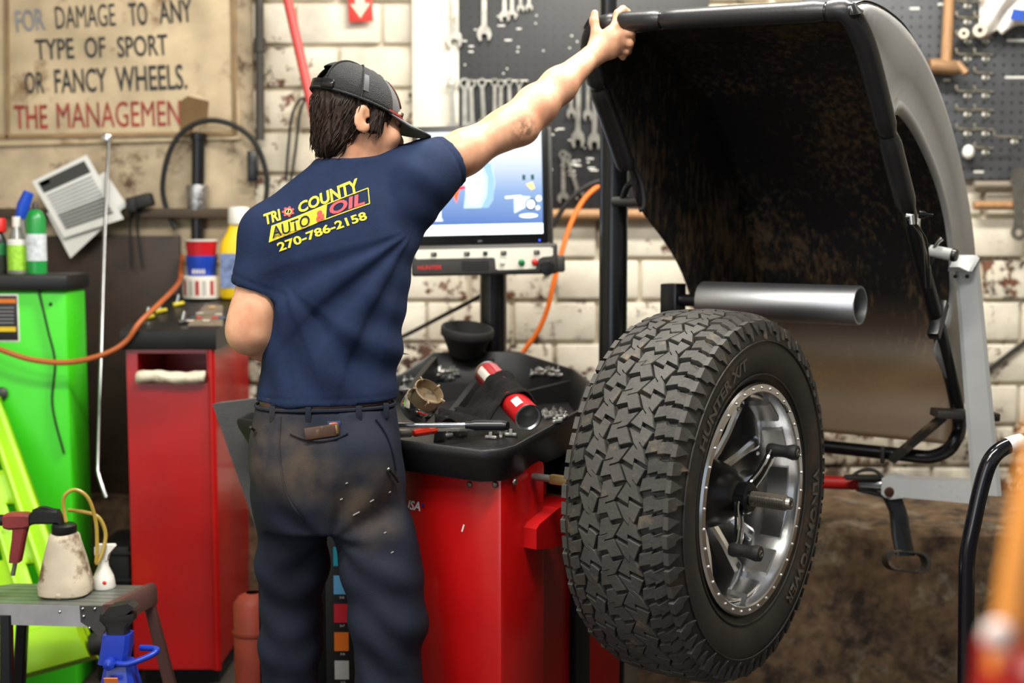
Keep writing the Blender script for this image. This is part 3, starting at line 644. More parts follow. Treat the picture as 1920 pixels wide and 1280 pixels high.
MB().lathe([(.018, -.048), (.036, -.048), (.036, -.012), (.030, -.006), (.018, -.006)], Q(0, 0, W0.z), SV, 32, closed_prof=True).build('nut_body', BLKMET, nut)
for sg in (1, -1):
    ctr = [(0.0, .0, -.03), (.030, .020, -.026), (.055, .050, -.012), (.078, .082, -.004), (.094, .098, -.004)]
    secs = []; pts = [Q(s, sg*b_, W0.z+sg*z_) for b_, z_, s in ctr]
    pts = spline(pts, 4)
    for i, p in enumerate(pts):
        t = (pts[min(i+1, len(pts)-1)]-pts[max(i-1, 0)]).normalized(); nn = SV.cross(t).normalized(); wd = .034-.016*i/len(pts)
        secs.append([p+nn*(x*wd/2)+SV*(y*.010/2) for x, y in ((-1, -1), (1, -1), (1, 1), (-1, 1))])
    MB().loft(secs).build('wing_arm', BLKMET, nut, sharp=20)
    for e_ in (-1, 1):
        ed = []
        for i, p in enumerate(pts):
            t = (pts[min(i+1, len(pts)-1)]-pts[max(i-1, 0)]).normalized(); nn = SV.cross(t).normalized(); wd = .034-.016*i/len(pts); ed.append(p+nn*(e_*wd/2)+SV*.005)
        MB().tube(ed, .0034, 6).build('wing_edge', CHROME, nut)
    kb = Q(-.006, sg*.094, W0.z+sg*.098)
    hd = MB().lathe([(0, -.006), (.014, -.006), (.0165, .002), (.0145, .02), (.0135, .034), (.0165, .048), (.0185, .056), (.0165, .066), (.010, .068), (.009, .064), (0, .064)], kb, SV, 24).build('wing_handle', RUBBER, nut)
    MB().lathe([(.009, .0672), (.0055, .0685), (.005, .0655)], kb, SV, 16).build('handle_bolt', STEEL, hd)
# ================================================================== mechanic: smooth bodies grown from distance fields
class Field:
    def __init__(s, lo, hi, h):
        s.lo = np.array(lo, float); s.h = h; s.n = np.ceil((np.array(hi)-s.lo)/h).astype(int)+1
        s.val = np.full(s.n, .2, np.float32)
    def sub(s, lo, hi, pad):
        a = np.clip(np.floor((np.array(lo)-pad-s.lo)/s.h).astype(int), 0, s.n-1); b = np.clip(np.ceil((np.array(hi)+pad-s.lo)/s.h).astype(int)+1, 1, s.n)
        sl = tuple(slice(a[i], b[i]) for i in range(3))
        X = [(s.lo[i]+s.h*np.arange(a[i], b[i])).astype(np.float32) for i in range(3)]
        return sl, X[0][:, None, None], X[1][None, :, None], X[2][None, None, :]
    def merge(s, sl, d, k, op='add'):
        v = s.val[sl]
        if op == 'add':
            hh = np.maximum(k-np.abs(v-d), 0)/k; s.val[sl] = np.minimum(v, d)-hh*hh*k*.25
        else:
            s.val[sl] = np.maximum(v, -d)
    def cone(s, a, b, ra, rb, k=.02, clip=None, op='add'):
        a, b = np.array(a, float), np.array(b, float); r = max(ra, rb)
        sl, X, Y, Z = s.sub(np.minimum(a, b)-r, np.maximum(a, b)+r, .035)
        ab = b-a; L2 = max(float(ab @ ab), 1e-9)
        t = np.clip(((X-a[0])*ab[0]+(Y-a[1])*ab[1]+(Z-a[2])*ab[2])/L2, 0, 1)
        d = np.sqrt((X-a[0]-t*ab[0])**2+(Y-a[1]-t*ab[1])**2+(Z-a[2]-t*ab[2])**2)-(ra+(rb-ra)*t)
        if clip is not None:
            p, nv = clip; d = np.maximum(d, (X-p[0])*nv[0]+(Y-p[1])*nv[1]+(Z-p[2])*nv[2])
        s.merge(sl, d.astype(np.float32), k, op); return s
    def chain(s, pts, rs, k=.02):
        for i in range(len(pts)-1): s.cone(pts[i], pts[i+1], rs[i], rs[i+1], k)
        return s
    def ell(s, c, r, R=None, k=.02, op='add', clip=None):
        r = np.array(r, float); R = np.array(R if R is not None else np.eye(3), float); m = r.max(); c = np.array(c, float)
        sl, X, Y, Z = s.sub(c-m, c+m, .035); X = X-c[0]; Y = Y-c[1]; Z = Z-c[2]
        q = [(R[0, i]*X+R[1, i]*Y+R[2, i]*Z)/r[i] for i in range(3)]
        k0 = np.sqrt(q[0]**2+q[1]**2+q[2]**2); k1 = np.sqrt((q[0]/r[0])**2+(q[1]/r[1])**2+(q[2]/r[2])**2)+1e-6
        d = k0*(k0-1)/k1
        if clip is not None:
            p, nv = clip; d = np.maximum(d, (X+c[0]-p[0])*nv[0]+(Y+c[1]-p[1])*nv[1]+(Z+c[2]-p[2])*nv[2])
        s.merge(sl, d.astype(np.float32), k, op); return s
    def tower(s, rings, yaw=0, k=.03, p=2.3, op='add'):
        """stack of ellipses: (x, y, z, half width, half depth) from bottom to top"""
        A = np.array(sorted(rings, key=lambda r: r[2]), float); lo = np.array([(A[:, 0]-A[:, 3]).min(), (A[:, 1]-A[:, 3]).min(), A[0, 2]]); hi = np.array([(A[:, 0]+A[:, 3]).max(), (A[:, 1]+A[:, 3]).max(), A[-1, 2]])
        sl, X, Y, Z = s.sub(lo, hi, .035); z = Z.ravel()
        zz = np.linspace(A[0, 2], A[-1, 2], 200)
        def it(c):
            v = np.interp(zz, A[:, 2], A[:, c]); kern = np.ones(15)/15; v2 = np.convolve(np.pad(v, 7, mode='edge'), kern, mode='valid'); return np.interp(z, zz, v2)[None, None, :]
        cx, cy, a, b = it(0), it(1), it(3), it(4); c_, s_ = math.cos(yaw), math.sin(yaw)
        x = (X-cx)*c_+(Y-cy)*s_; y = -(X-cx)*s_+(Y-cy)*c_
        q = (np.abs(x/a)**p+np.abs(y/b)**p)**(1/p); d = (q-1)*np.minimum(a, b)
        d = np.maximum(d, np.maximum(A[0, 2]-Z, Z-A[-1, 2]))
        s.merge(sl, d.astype(np.float32), k, op); return s
    def plane(s, p, nv, lo=None, hi=None):
        """cut away everything on the side the normal points to"""
        sl, X, Y, Z = s.sub(lo if lo is not None else s.lo, hi if hi is not None else s.lo+s.h*s.n, 0)
        s.val[sl] = np.maximum(s.val[sl], ((X-p[0])*nv[0]+(Y-p[1])*nv[1]+(Z-p[2])*nv[2]).astype(np.float32)); return s
    def mesh(s):
        V = s.val; ins = V < 0; c = np.zeros(np.array(V.shape)-1, np.int8)
        for i in (0, 1):
            for j in (0, 1):
                for k in (0, 1): c += ins[i:V.shape[0]-1+i, j:V.shape[1]-1+j, k:V.shape[2]-1+k]
        act = (c > 0) & (c < 8); ii = np.argwhere(act); idx = np.full(act.shape, -1, np.int64); idx[act] = np.arange(len(ii))
        pos = np.zeros((len(ii), 3)); cnt = np.zeros(len(ii)); cor = [(i, j, k) for i in (0, 1) for j in (0, 1) for k in (0, 1)]
        val = {o: V[ii[:, 0]+o[0], ii[:, 1]+o[1], ii[:, 2]+o[2]] for o in cor}
        for a in cor:
            for ax in range(3):
                if a[ax] == 0:
                    b = list(a); b[ax] = 1; b = tuple(b); va, vb = val[a], val[b]; cr = (va < 0) != (vb < 0)
                    t = np.where(cr, va/np.where(cr, va-vb, 1), 0); p = np.array(a, float)[None, :].repeat(len(ii), 0); p[:, ax] += t
                    pos[cr] += p[cr]; cnt[cr] += 1
        pos = (ii+pos/cnt[:, None])*s.h+s.lo; F = []
        for ax in range(3):
            n0 = [slice(0, V.shape[i]) for i in range(3)]; n1 = list(n0); n0[ax] = slice(0, V.shape[ax]-1); n1[ax] = slice(1, V.shape[ax])
            e = np.argwhere(ins[tuple(n0)] != ins[tuple(n1)]); u, w_ = (ax+1) % 3, (ax+2) % 3
            e = e[(e[:, u] > 0) & (e[:, w_] > 0) & (e[:, u] < act.shape[u]) & (e[:, w_] < act.shape[w_])]
            q = []
            for du, dw in ((1, 1), (0, 1), (0, 0), (1, 0)):
                f = e.copy(); f[:, u] -= du; f[:, w_] -= dw; q.append(idx[f[:, 0], f[:, 1], f[:, 2]])
            q = np.stack(q, 1); fl = ~ins[e[:, 0], e[:, 1], e[:, 2]]; q[fl] = q[fl][:, ::-1]; F.append(q)
        return pos, np.concatenate(F)
def grow(name, field, mat, parent=None, disp=None, relax=2):
    v, f = field.mesh()
    me = bpy.data.meshes.new(name); me.from_pydata(v.tolist(), [], f.tolist()); me.update()
    # light relaxation removes the voxel grain
    e = np.array([tuple(x.vertices) for x in me.edges])
    for _ in range(relax):
        acc = np.zeros_like(v); n = np.zeros(len(v)); np.add.at(acc, e[:, 0], v[e[:, 1]]); np.add.at(acc, e[:, 1], v[e[:, 0]]); np.add.at(n, e[:, 0], 1); np.add.at(n, e[:, 1], 1)
        v = v*.45+(acc/np.maximum(n, 1)[:, None])*.55
    me.vertices.foreach_set('co', v.ravel()); me.update()
    if disp is not None:
        nr = np.zeros(len(v)*3); me.vertex_normals.foreach_get('vector', nr); nr = nr.reshape(-1, 3)
        v = v+nr*disp(v, nr)[:, None]
    loc = np.array([0., 0., 0.])
    if parent is None: loc = np.array([(v[:, 0].min()+v[:, 0].max())/2, (v[:, 1].min()+v[:, 1].max())/2, v[:, 2].min()])
    else: loc = np.array(WM(parent).translation)
    me.vertices.foreach_set('co', (v-loc).ravel()); me.update()
    for p in me.polygons: p.use_smooth = True
    me.materials.append(mat); o = bpy.data.objects.new(name, me); COL.objects.link(o)
    if parent is None: o.location = loc
    else: o.parent = parent
    return o
A_ = lambda p: np.array(p, float)
# ---- pose
shR, elR, wrR = P(778, 338, 2.90), P(975, 226, 3.035), P(1104, 110, 3.19)
shL, elL, wrL = P(507, 442, 2.80), P(466, 622, 2.765), P(592, 668, 2.99)
HC = P(670, 220, 2.865)                                    # head centre
hf = Vector((.88, .42, -.17)).normalized(); hr = hf.cross(Vector((0, 0, 1))).normalized(); hu = hr.cross(hf).normalized()
RH = np.array([[hf[i], hr[i], hu[i]] for i in range(3)])    # columns: forward, his right, up
Hd = lambda f, r, u: A_(HC+hf*f+hr*r+hu*u)
SKIN, N, L, B = node_mat('skin'); B.inputs['Roughness'].default_value = .48; B.inputs['Subsurface Weight'].default_value = .12; B.inputs['Subsurface Radius'].default_value = (.012, .005, .003)
g = N.new('ShaderNodeNewGeometry'); n1 = N.new('ShaderNodeTexNoise'); n1.inputs['Scale'].default_value = 22; n1.inputs['Detail'].default_value = 8; L.new(g.outputs['Position'], n1.inputs['Vector'])
cr = N.new('ShaderNodeValToRGB'); cr.color_ramp.elements[0].position = .3; cr.color_ramp.elements[0].color = srgb(184, 128, 98); cr.color_ramp.elements[1].position = .68; cr.color_ramp.elements[1].color = srgb(214, 164, 132); L.new(n1.outputs[0], cr.inputs[0])
# grease smears round the elbow
vd = N.new('ShaderNodeVectorMath'); vd.operation = 'DISTANCE'; L.new(g.outputs['Position'], vd.inputs[0]); vd.inputs[1].default_value = P(982, 244, 2.99)
n2 = N.new('ShaderNodeTexNoise'); n2.inputs['Scale'].default_value = 60; n2.inputs['Detail'].default_value = 9; L.new(g.outputs['Position'], n2.inputs['Vector'])
r1 = N.new('ShaderNodeMapRange'); r1.inputs['From Min'].default_value = .045; r1.inputs['From Max'].default_value = .0; L.new(vd.outputs['Value'], r1.inputs['Value'])
r2 = N.new('ShaderNodeMapRange'); r2.inputs['From Min'].default_value = .42; r2.inputs['From Max'].default_value = .6; L.new(n2.outputs[0], r2.inputs['Value'])
mm = N.new('ShaderNodeMath'); mm.operation = 'MULTIPLY'; L.new(r1.outputs[0], mm.inputs[0]); L.new(r2.outputs[0], mm.inputs[1])
mx = N.new('ShaderNodeMix'); mx.data_type = 'RGBA'; L.new(mm.outputs[0], mx.inputs['Factor']); L.new(cr.outputs[0], mx.inputs['A']); mx.inputs['B'].default_value = srgb(84, 58, 44); L.new(mx.outputs['Result'], B.inputs['Base Color'])
# ---- skin: head, neck, trunk, arms, hands, legs in one surface
bd = Field((-.72, 2.45, 0.03), (.40, 3.40, 2.02), .0042)
tor = [(611, 775, 118, 2.83, .095), (618, 700, 116, 2.835, .095), (628, 620, 114, 2.84, .10), (632, 540, 118, 2.85, .105), (637, 460, 122, 2.86, .11), (640, 390, 118, 2.87, .10), (648, 335, 80, 2.88, .08)]
def rings(t, dw=0, dd=0):
    out = []
    for px, py, hw, Y, d in t:
        p = P(px, py, Y); out.append((p.x, p.y, p.z, hw/FPX*Y+dw, d+dd))
    return out
YAW = math.radians(10)
bd.tower(rings(tor, -.014, -.016), YAW, .03)
bd.tower(rings([(612, 960, 120, 2.83, .10), (610, 880, 128, 2.83, .11), (611, 800, 120, 2.83, .10)]), YAW, .03)
bd.chain([P(548, 930, 2.86), P(545, 1240, 2.90), P(537, 1625, 2.92)], [.06, .042, .034], .04); bd.chain([P(678, 930, 2.82), P(728, 1240, 2.78), P(733, 1650, 2.80)], [.064, .044, .034], .04)
nb_ = P(655, 318, 2.875)
bd.cone(nb_, Hd(-.02, 0, -.05), .062, .054, .03)
bd.cone(P(655, 335, 2.88), shR, .06, .055, .03); bd.cone(P(640, 345, 2.87), shL, .06, .055, .03)
# head
bd.ell(Hd(-.006, 0, .018), (.089, .071, .084), RH, .02); bd.ell(Hd(.030, 0, -.040), (.066, .060, .072), RH, .03)
bd.ell(Hd(.058, 0, -.082), (.032, .036, .024), RH, .02); bd.cone(Hd(.088, 0, -.006), Hd(.103, 0, -.034), .009, .0135, .012)
bd.ell(Hd(.078, .0, .020), (.014, .052, .010), RH, .015); bd.ell(Hd(.074, .036, -.03), (.018, .024, .022), RH, .02); bd.ell(Hd(.074, -.036, -.03), (.018, .024, .022), RH, .02)
bd.ell(Hd(.084, 0, -.060), (.011, .022, .0065), RH, .006); bd.ell(Hd(.083, 0, -.070), (.010, .019, .006), RH, .006)
for sg in (1, -1): bd.ell(Hd(.088, sg*.031, .004), (.010, .015, .010), RH, .004, op='sub')
for sg in (1, -1):
    bd.ell(Hd(-.014, sg*.079, -.010), (.019, .007, .031), RH, .006); bd.ell(Hd(-.004, sg*.0795, -.030), (.010, .007, .012), RH, .006)
    bd.ell(Hd(-.006, sg*.086, -.004), (.010, .005, .018), RH, .004, op='sub'); bd.ell(Hd(-.001, sg*.083, -.014), (.006, .009, .008), RH, .004, op='sub')
# right arm: upper arm, elbow, forearm muscle, wrist
def mixp(a, b, t): return a.lerp(b, t)
bd.chain([shR, mixp(shR, elR, .45), mixp(shR, elR, .85), elR], [.052, .0475, .042, .0415], .03)
bd.chain([elR, mixp(elR, wrR, .22), mixp(elR, wrR, .55), wrR], [.0415, .0455, .039, .0275], .03)
bd.ell(P(984, 248, 3.02), (.02, .02, .018), None, .04)
# left arm, bent forward across the body
bd.chain([shL, mixp(shL, elL, .4), mixp(shL, elL, .8), elL], [.052, .048, .044, .042], .03)
bd.chain([elL, mixp(elL, wrL, .25), mixp(elL, wrL, .6), wrL], [.043, .045, .038, .028], .03)
def hand(wr, mcp, fingers, thumb, kk=.012):
    pc_ = sum(mcp, Vector())/4
    for i, mpt in enumerate(mcp):
        bd.cone(wr.lerp(pc_, .12)+(mpt-pc_)*.35, mpt, .0155, .0125, .014)
        if i: bd.cone(mcp[i-1].lerp(wr, .25), mpt.lerp(wr, .25), .014, .014, .012)
    for i, f in enumerate(fingers):
        r = (.0100, .0104, .0098, .0085)[i]
        pts = [mcp[i]]+f; rs = [r+.0012, r, r*.92, r*.80][:len(pts)]
        for j in range(len(pts)-1): bd.cone(pts[j], pts[j+1], rs[j], rs[j+1], .004)
    for j in range(len(thumb)-1): bd.cone(thumb[j], thumb[j+1], (.0155, .0125, .0110, .0095)[j], (.0125, .0110, .0095)[min(j, 2)], .008)
YB = 3.262
hand(wrR, [P(1153, 50, YB-.045), P(1163, 64, YB-.047), P(1165, 79, YB-.043), P(1160, 94, YB-.035)],
     [[P(1158, 25, YB-.034), P(1168, 17, YB-.008), P(1178, 23, YB+.020)], [P(1184, 62, YB-.044), P(1184, 76, YB-.018), P(1170, 66, YB+.002)],
      [P(1181, 82, YB-.040), P(1178, 96, YB-.015), P(1165, 82, YB+.0)], [P(1174, 97, YB-.03), P(1168, 107, YB-.012), P(1156, 98, YB-.004)]],
     [P(1112, 88, YB-.055), P(1118, 62, YB-.05), P(1114, 40, YB-.042), P(1115, 25, YB-.036)])
hL = P(640, 672, 3.05)
bx, by, bz_ = Vector((1, 0, 0)), Vector((0, 1, 0)), Vector((0, 0, 1))
hand(wrL, [hL+bz_*.03, hL+bz_*.01, hL-bz_*.01, hL-bz_*.028], [[hL+bz_*(.032-.02*i)+bx*.035+by*.005, hL+bz_*(.03-.02*i)+bx*.04-by*.03, hL+bz_*(.03-.02*i)+bx*.012-by*.035] for i in range(4)],
     [wrL.lerp(hL, .3)+bz_*.02, hL+bz_*.035-bx*.02-by*.02, hL+bz_*.03+bx*.01-by*.045, hL+bz_*.02+bx*.03-by*.045])
person = grow('person', bd, SKIN, None, relax=1)
tag(person, 'mechanic in navy t-shirt and black cap, seen from behind, one arm raised to the hood', 'person')
# ---- face details
HAIR = M('dark_brown_hair', (40, 28, 22), .58, spec=.25, var=.45, vs=60, stretch=(1, 1, .35), bump=.7, bs=160)
MB().tube([HC+hf*.080+hr*.046+hu*.016, HC+hf*.090+hr*.034+hu*.023, HC+hf*.097+hr*.014+hu*.018], [.002, .0042, .003], 8).build('eyebrow', HAIR, person)
MB().sphere(HC+hf*.078+hr*.031+hu*.003, .0115, 14, 10).build('eye', M('eyelid_skin', (186, 132, 106), .5, var=.1), person)
MB().tube([HC+hf*.084+hr*.042-hu*.002, HC+hf*.091+hr*.034-hu*.005, HC+hf*.092+hr*.024-hu*.004], .0013, 6).build('eyelashes', HAIR, person)
# ---- hair
hb = Field(A_(HC)-.17, A_(HC)+.17, .0042)
hb.ell(Hd(-.009, 0, .016), (.097, .079, .093), RH, .01); hb.ell(Hd(-.050, 0, -.055), (.040, .058, .052), RH, .03)
hb.ell(Hd(.020, .070, -.012), (.016, .012, .034), RH, .012); hb.ell(Hd(.020, -.070, -.012), (.016, .012, .034), RH, .012)
# clear the face, the ears and the nape
hb.plane(Hd(.052, 0, .0), -A_(hf)*-1+A_(hu)*-.55)
for sg in (1, -1): hb.ell(Hd(-.010, sg*.090, -.016), (.024, .022, .038), RH, .01, op='sub'); hb.ell(Hd(.022, sg*.075, -.085), (.055, .05, .05), RH, .01, op='sub')
hb.plane(Hd(-.05, 0, -.105), -A_(hu)+A_(hf)*.35)
def hairdisp(v, n):
    q = (v-A_(HC)) @ RH; return .0014*np.sin(q[:, 1]*260+q[:, 0]*340+2*np.sin(q[:, 2]*50))+.0012*np.sin(q[:, 0]*700-q[:, 1]*520+q[:, 2]*120)
hair = grow('hair', hb, HAIR, person, hairdisp, 1)
# loose locks combed down and back over the hair
hw_ = WM(hair); hm_ = hair.data; rl = random.Random(5); lk = MB(); hv = list(hm_.vertices)
for _ in range(1500):
    v_ = rl.choice(hv); p = hw_ @ v_.co; n_ = v_.normal; q_ = p-HC
    if q_.dot(hu) > .03 or n_.dot(hu) < -.55: continue
    d_ = (-hu*1.0-hf*rl.uniform(.1, .55)+hr*rl.uniform(-.2, .2)); d_ = (d_-n_*d_.dot(n_)).normalized(); ln = rl.uniform(.014, .03)
    lk.tube([p, p+d_*ln*.5+n_*.0022, p+d_*ln+n_*rl.uniform(-.001, .002)], [.0016, .0014, .0003], 4)
tag(lk.build('hair_locks', HAIR, hair), kind='stuff')
# ---- cap: mesh crown, grey front, brim with red piping, snap strap
CAPM = M('black_cap_mesh', (28, 28, 30), .75, var=.2, vs=30, bump=.8, bs=420)
CAPG = M('grey_cap_front', (92, 93, 96), .8, var=.1, bump=.3, bs=400)
def capdome(th0, th1, lift, nth=40, nph=16, w=1.0, bottom=0.0):
    rows = []
    for j in range(nph+1):
        ph_ = (math.pi/2)*(1-j/nph); row = []
        for i in range(nth+1):
            th = th0+(th1-th0)*i/nth; rr = math.cos(ph_)**.86; hgt = math.sin(ph_)**.92
            f = (.102+lift)*rr*math.cos(th)-.008; r_ = (.087+lift)*rr*math.sin(th); u = .026+(.084+lift)*hgt-.018*math.cos(th)*rr
            row.append(HC+hf*f+hr*r_+hu*u)
        rows.append(row)
    return rows
op = math.radians(27)
cap = MB().loft(capdome(math.radians(52), math.radians(180)-op, .0), closed=False).build('cap', CAPM, person, sharp=70); cap.modifiers.new('t', 'SOLIDIFY').thickness = .002
tag(cap, 'black mesh-back cap with grey front and red trim')
for th0, th1, nm, mt in ((-math.radians(180)+op, -math.radians(52), 'mesh_panel', CAPM), (-math.radians(52), math.radians(52), 'front_panel', CAPG)):
    o = MB().loft(capdome(th0, th1, .0), closed=False).build(nm, mt, cap, sharp=70); o.modifiers.new('t', 'SOLIDIFY').thickness = .002
# back gap: closed above the arch-shaped opening
rows = capdome(math.radians(180)-op, math.radians(180)+op, 0, 24, 30)
keep = []
for j in range(30):
    if j < 17: keep.append(j)
m = MB().loft(rows[:18], closed=False); o = m.build('back_panel', CAPM, cap, sharp=70); o.modifiers.new('t', 'SOLIDIFY').thickness = .002
band = capdome(math.radians(50), math.radians(310), .0015, 60, 16)
MB().tube(band[16], .003, 8).build('sweat_band', CAPM, cap)
st_ = capdome(math.radians(180)-op-.12, math.radians(180)+op+.12, .003, 16, 16)
MB().loft([st_[16], st_[15], st_[14]], closed=False).build('snap_strap', M('glossy_black_strap', (22, 22, 24), .22), cap).modifiers.new('t', 'SOLIDIFY').thickness = .004
sc_ = capdome(math.radians(180)-op-.30, math.radians(180)-op+.02, .006, 8, 16)
MB().loft([sc_[16], sc_[15], sc_[14]], closed=False).build('snap_clip', MATS['glossy_black_strap'], cap).modifiers.new('t', 'SOLIDIFY').thickness = .004
for th in (100, 150, -100): MB().tube([r[0] for r in capdome(math.radians(th), math.radians(th)+.01, .002, 1, 16)], .0018, 6).build('seam', CAPM, cap)
MB().sphere(HC+hf*-.008+hu*.1115, (.007, .007, .004), 10, 6).build('top_button', CAPM, cap)
tp = capdome(math.radians(92), math.radians(99), .0018, 3, 16); MB().loft(tp[9:15], closed=False).build('side_tape', M('cap_tape', (66, 66, 70), .6), cap)
pt = capdome(-.32, .32, .004, 14, 16); MB().loft(pt[6:14], closed=False).build('front_patch', M('brown_patch', (96, 52, 38), .7, var=.2), cap).modifiers.new('t', 'SOLIDIFY').thickness = .003
br = []
for k in range(9):
    t = k/8; row = []
    for i in range(25):
        th = math.radians(-58+116*i/24); ext = .082*math.cos(th*.92)**.8*t
        f = .102*math.cos(th)-.008+ext; r_ = .087*math.sin(th)*(1+.02*t); u = .026-.018*math.cos(th)-.016*t-.09*(r_*r_)/.09*t*.9
        row.append(HC+hf*f+hr*r_+hu*u)
    br.append(row)
bo = MB().loft(br, closed=False).build('brim', CAPG, cap, sharp=70); bo.modifiers.new('t', 'SOLIDIFY').thickness = .004
lo_ = [[p-hu*.0035 for p in r] for r in br]; MB().loft(lo_, closed=False).build('brim_underside', M('black_cloth', (18, 18, 19), .8), cap, sharp=70)
MB().tube([p+hu*.004 for p in br[0]], .0022, 6).build('red_piping', M('red_piping', (190, 30, 34), .5), cap); MB().tube([p+hu*.0035 for p in br[1][2:23]], .0012, 6).build('red_piping', MATS['red_piping'], cap)
# ---- t-shirt
NAVY = M('navy_cotton', (25, 38, 66), .85, var=.14, vs=30, bump=.35, bs=700, spec=.2)
sf = Field((-.66, 2.58, 1.0), (.02, 3.16, 1.70), .0055)
tsh = [(612, 800, 134, 2.83, .118), (612, 765, 133, 2.83, .117), (618, 700, 130, 2.835, .112), (627, 620, 129, 2.84, .115), (633, 540, 134, 2.85, .12), (637, 460, 142, 2.86, .125), (642, 390, 142, 2.87, .117), (655, 335, 100, 2.88, .096), (662, 300, 64, 2.882, .078)]
sf.tower(rings(tsh), YAW, .03)
sf.cone(P(660, 335, 2.885), shR, .064, .070, .04); sf.cone(P(622, 372, 2.87), shL, .062, .062, .04)
cR, cL = P(846, 299, 2.948), P(477, 545, 2.782)
nR = (elR-shR).normalized(); nL = Vector((-.36, 0, -.93))
sf.cone(shR, cR+nR*.03, .073, .058, .05, clip=(cR, nR)); sf.cone(shL, shL.lerp(elL, .85), .063, .0585, .035, clip=(cL, nL))
sf.cone(P(770, 420, 2.89), P(800, 330, 2.91), .03, .045, .05)
sf.cone(cR-nR*.015, cR+nR*.05, .047, .050, op='sub')
sf.cone(nb_+(A_ and Vector((0, 0, .005))), Vector(Hd(-.02, 0, -.05)), .058, .056, op='sub')
hem = P(612, 764, 2.72); sf.plane(hem, (0, 0.04, -1))
sf.tower(rings([(612, 810, 120, 2.83, .103), (612, 735, 120, 2.83, .103)]), YAW, op='sub')
armR, armL, waist = P(772, 430, 2.80), P(505, 500, 2.72), P(520, 720, 2.72)
def shirtfold(v, n):
    x, z = v[:, 0], v[:, 2]
    def fan(c, n_, ph, r0, amp, a0, a1):
        dx, dz = x-c.x, z-c.z; r = np.hypot(dx, dz); a = np.arctan2(dz, dx)
        env = np.exp(-((r-r0)/(r0*.75))**2)*np.clip((a-a0)/.25, 0, 1)*np.clip((a1-a)/.25, 0, 1)
        s_ = np.sin(a*n_+ph+3.5*r+np.sin(r*9)); return amp*env*(np.abs(s_)**.7*np.sign(s_))
    d = fan(armR, 15, .4, .26, .0085, -2.95, -1.75)+fan(P(515, 520, 2.72), 13, 1.1, .20, .006, -1.75, -.55)
    d += .004*np.sin((x*.72+z*.69)*64+1.6*np.sin(x*17-z*9))*np.exp(-((z-1.18)/.13)**2)
    d += .0025*np.sin((x*.3+z)*75+x*20)*np.exp(-((x-armR.x)/.06)**2)
    c0_ = P(597, 387, 2.7); d *= 1-.93*np.exp(-((x-c0_.x)/.13)**4-((z-c0_.z)/.085)**4)
    d -= .0045*np.exp(-((z-hem.z-.017)/.0025)**2)*.5
    for c, nv in ((cR, nR), (cL, nL)):
        t = (v[:, 0]-c.x)*nv.x+(v[:, 1]-c.y)*nv.y+(v[:, 2]-c.z)*nv.z; near = np.hypot(np.hypot(v[:, 0]-c.x, v[:, 1]-c.y), v[:, 2]-c.z) < .1
        d -= .0022*np.exp(-((t+.02)/.0028)**2)*near
    return d
shirt = grow('t_shirt', sf, NAVY, person, shirtfold, 3)
# ---- back print, pressed on to the cloth
def bvh(o):
    me = o.data; wm = WM(o); return BVHTree.FromPolygons([wm @ v.co for v in me.vertices], [tuple(p.vertices) for p in me.polygons])
sb_ = bvh(shirt)
ex = Vector((math.cos(math.radians(20)), .20, math.sin(math.radians(20)))).normalized(); en = Vector((-.12, -1, .10)); en = (en-ex*ex.dot(en)).normalized(); ey = en.cross(ex)
if ey.z < 0: ey = -ey
O0 = P(597, 387, 2.70)
def press(x, y, off):
    y *= .9; o = O0+ex*x+ey*y+en*.2; h = sb_.ray_cast(o, -en)
    return (h[0] if h[0] is not None else O0+ex*x+ey*y)+en*off
YEL = M('print_yellow', (246, 212, 40), .7, var=.05); PRED = M('print_red', (226, 66, 70), .7, var=.05)
def ptext(s, x0, y0, h, width, mat, shear=.28, bold=.02, off=.0016, arch=None):
    def warp(x, y):
        yy = y*(1+(arch*(x/width) if arch else 0)); return press(x0+x, y0+yy, off)
    return text(s, None, None, h, mat, shirt, 'back_print', shear=shear, bold=bold, width=width, warp=warp)
def pshape(pts, mat, off=.0014, n=10):
    out = []
    for i, (a, b) in enumerate(pts):
        c, d = pts[(i+1) % len(pts)]
        for k in range(n): out.append((a+(c-a)*k/n, b+(d-b)*k/n))
    cx = sum(p[0] for p in out)/len(out); cy = sum(p[1] for p in out)/len(out); rr = []
    for f in (1, .8, .6, .4, .2): rr.append([press(cx+(x-cx)*f, cy+(y-cy)*f, off) for x, y in out])
    MB().loft(rr, cap=True).build('back_print', mat, shirt, smooth=False)
def pline(pts, w_, mat, off=.0014):
    L_ = []; R_ = []
    for i, (a, b) in enumerate(pts):
        a0_, b0_ = pts[max(i-1, 0)]; a1_, b1_ = pts[min(i+1, len(pts)-1)]; d = Vector((a1_-a0_, b1_-b0_, 0)).normalized(); L_.append(press(a-d.y*w_, b+d.x*w_, off)); R_.append(press(a+d.y*w_, b-d.x*w_, off))
    MB().loft([L_, R_], closed=False).build('back_print', mat, shirt, smooth=False)
def seg(a, b, n=14): return [(a[0]+(b[0]-a[0])*k/n, a[1]+(b[1]-a[1])*k/n) for k in range(n+1)]
ptext('TRI', -.1125, .0135, .027, .037, YEL, bold=.03); ptext('COUNTY', -.038, .0135, .024, .142, YEL, bold=.03, arch=.45)
gear = [(-.060+(.0135 if k % 4 < 2 else .0100)*math.cos(2*math.pi*k/28), .026+(.0135 if k % 4 < 2 else .0100)*math.sin(2*math.pi*k/28)) for k in range(28)]
pshape(gear, PRED, n=1); pline([(-.060+.0062*math.cos(2*math.pi*k/20), .026+.0062*math.sin(2*math.pi*k/20)) for k in range(21)], .0007, YEL, .0018)
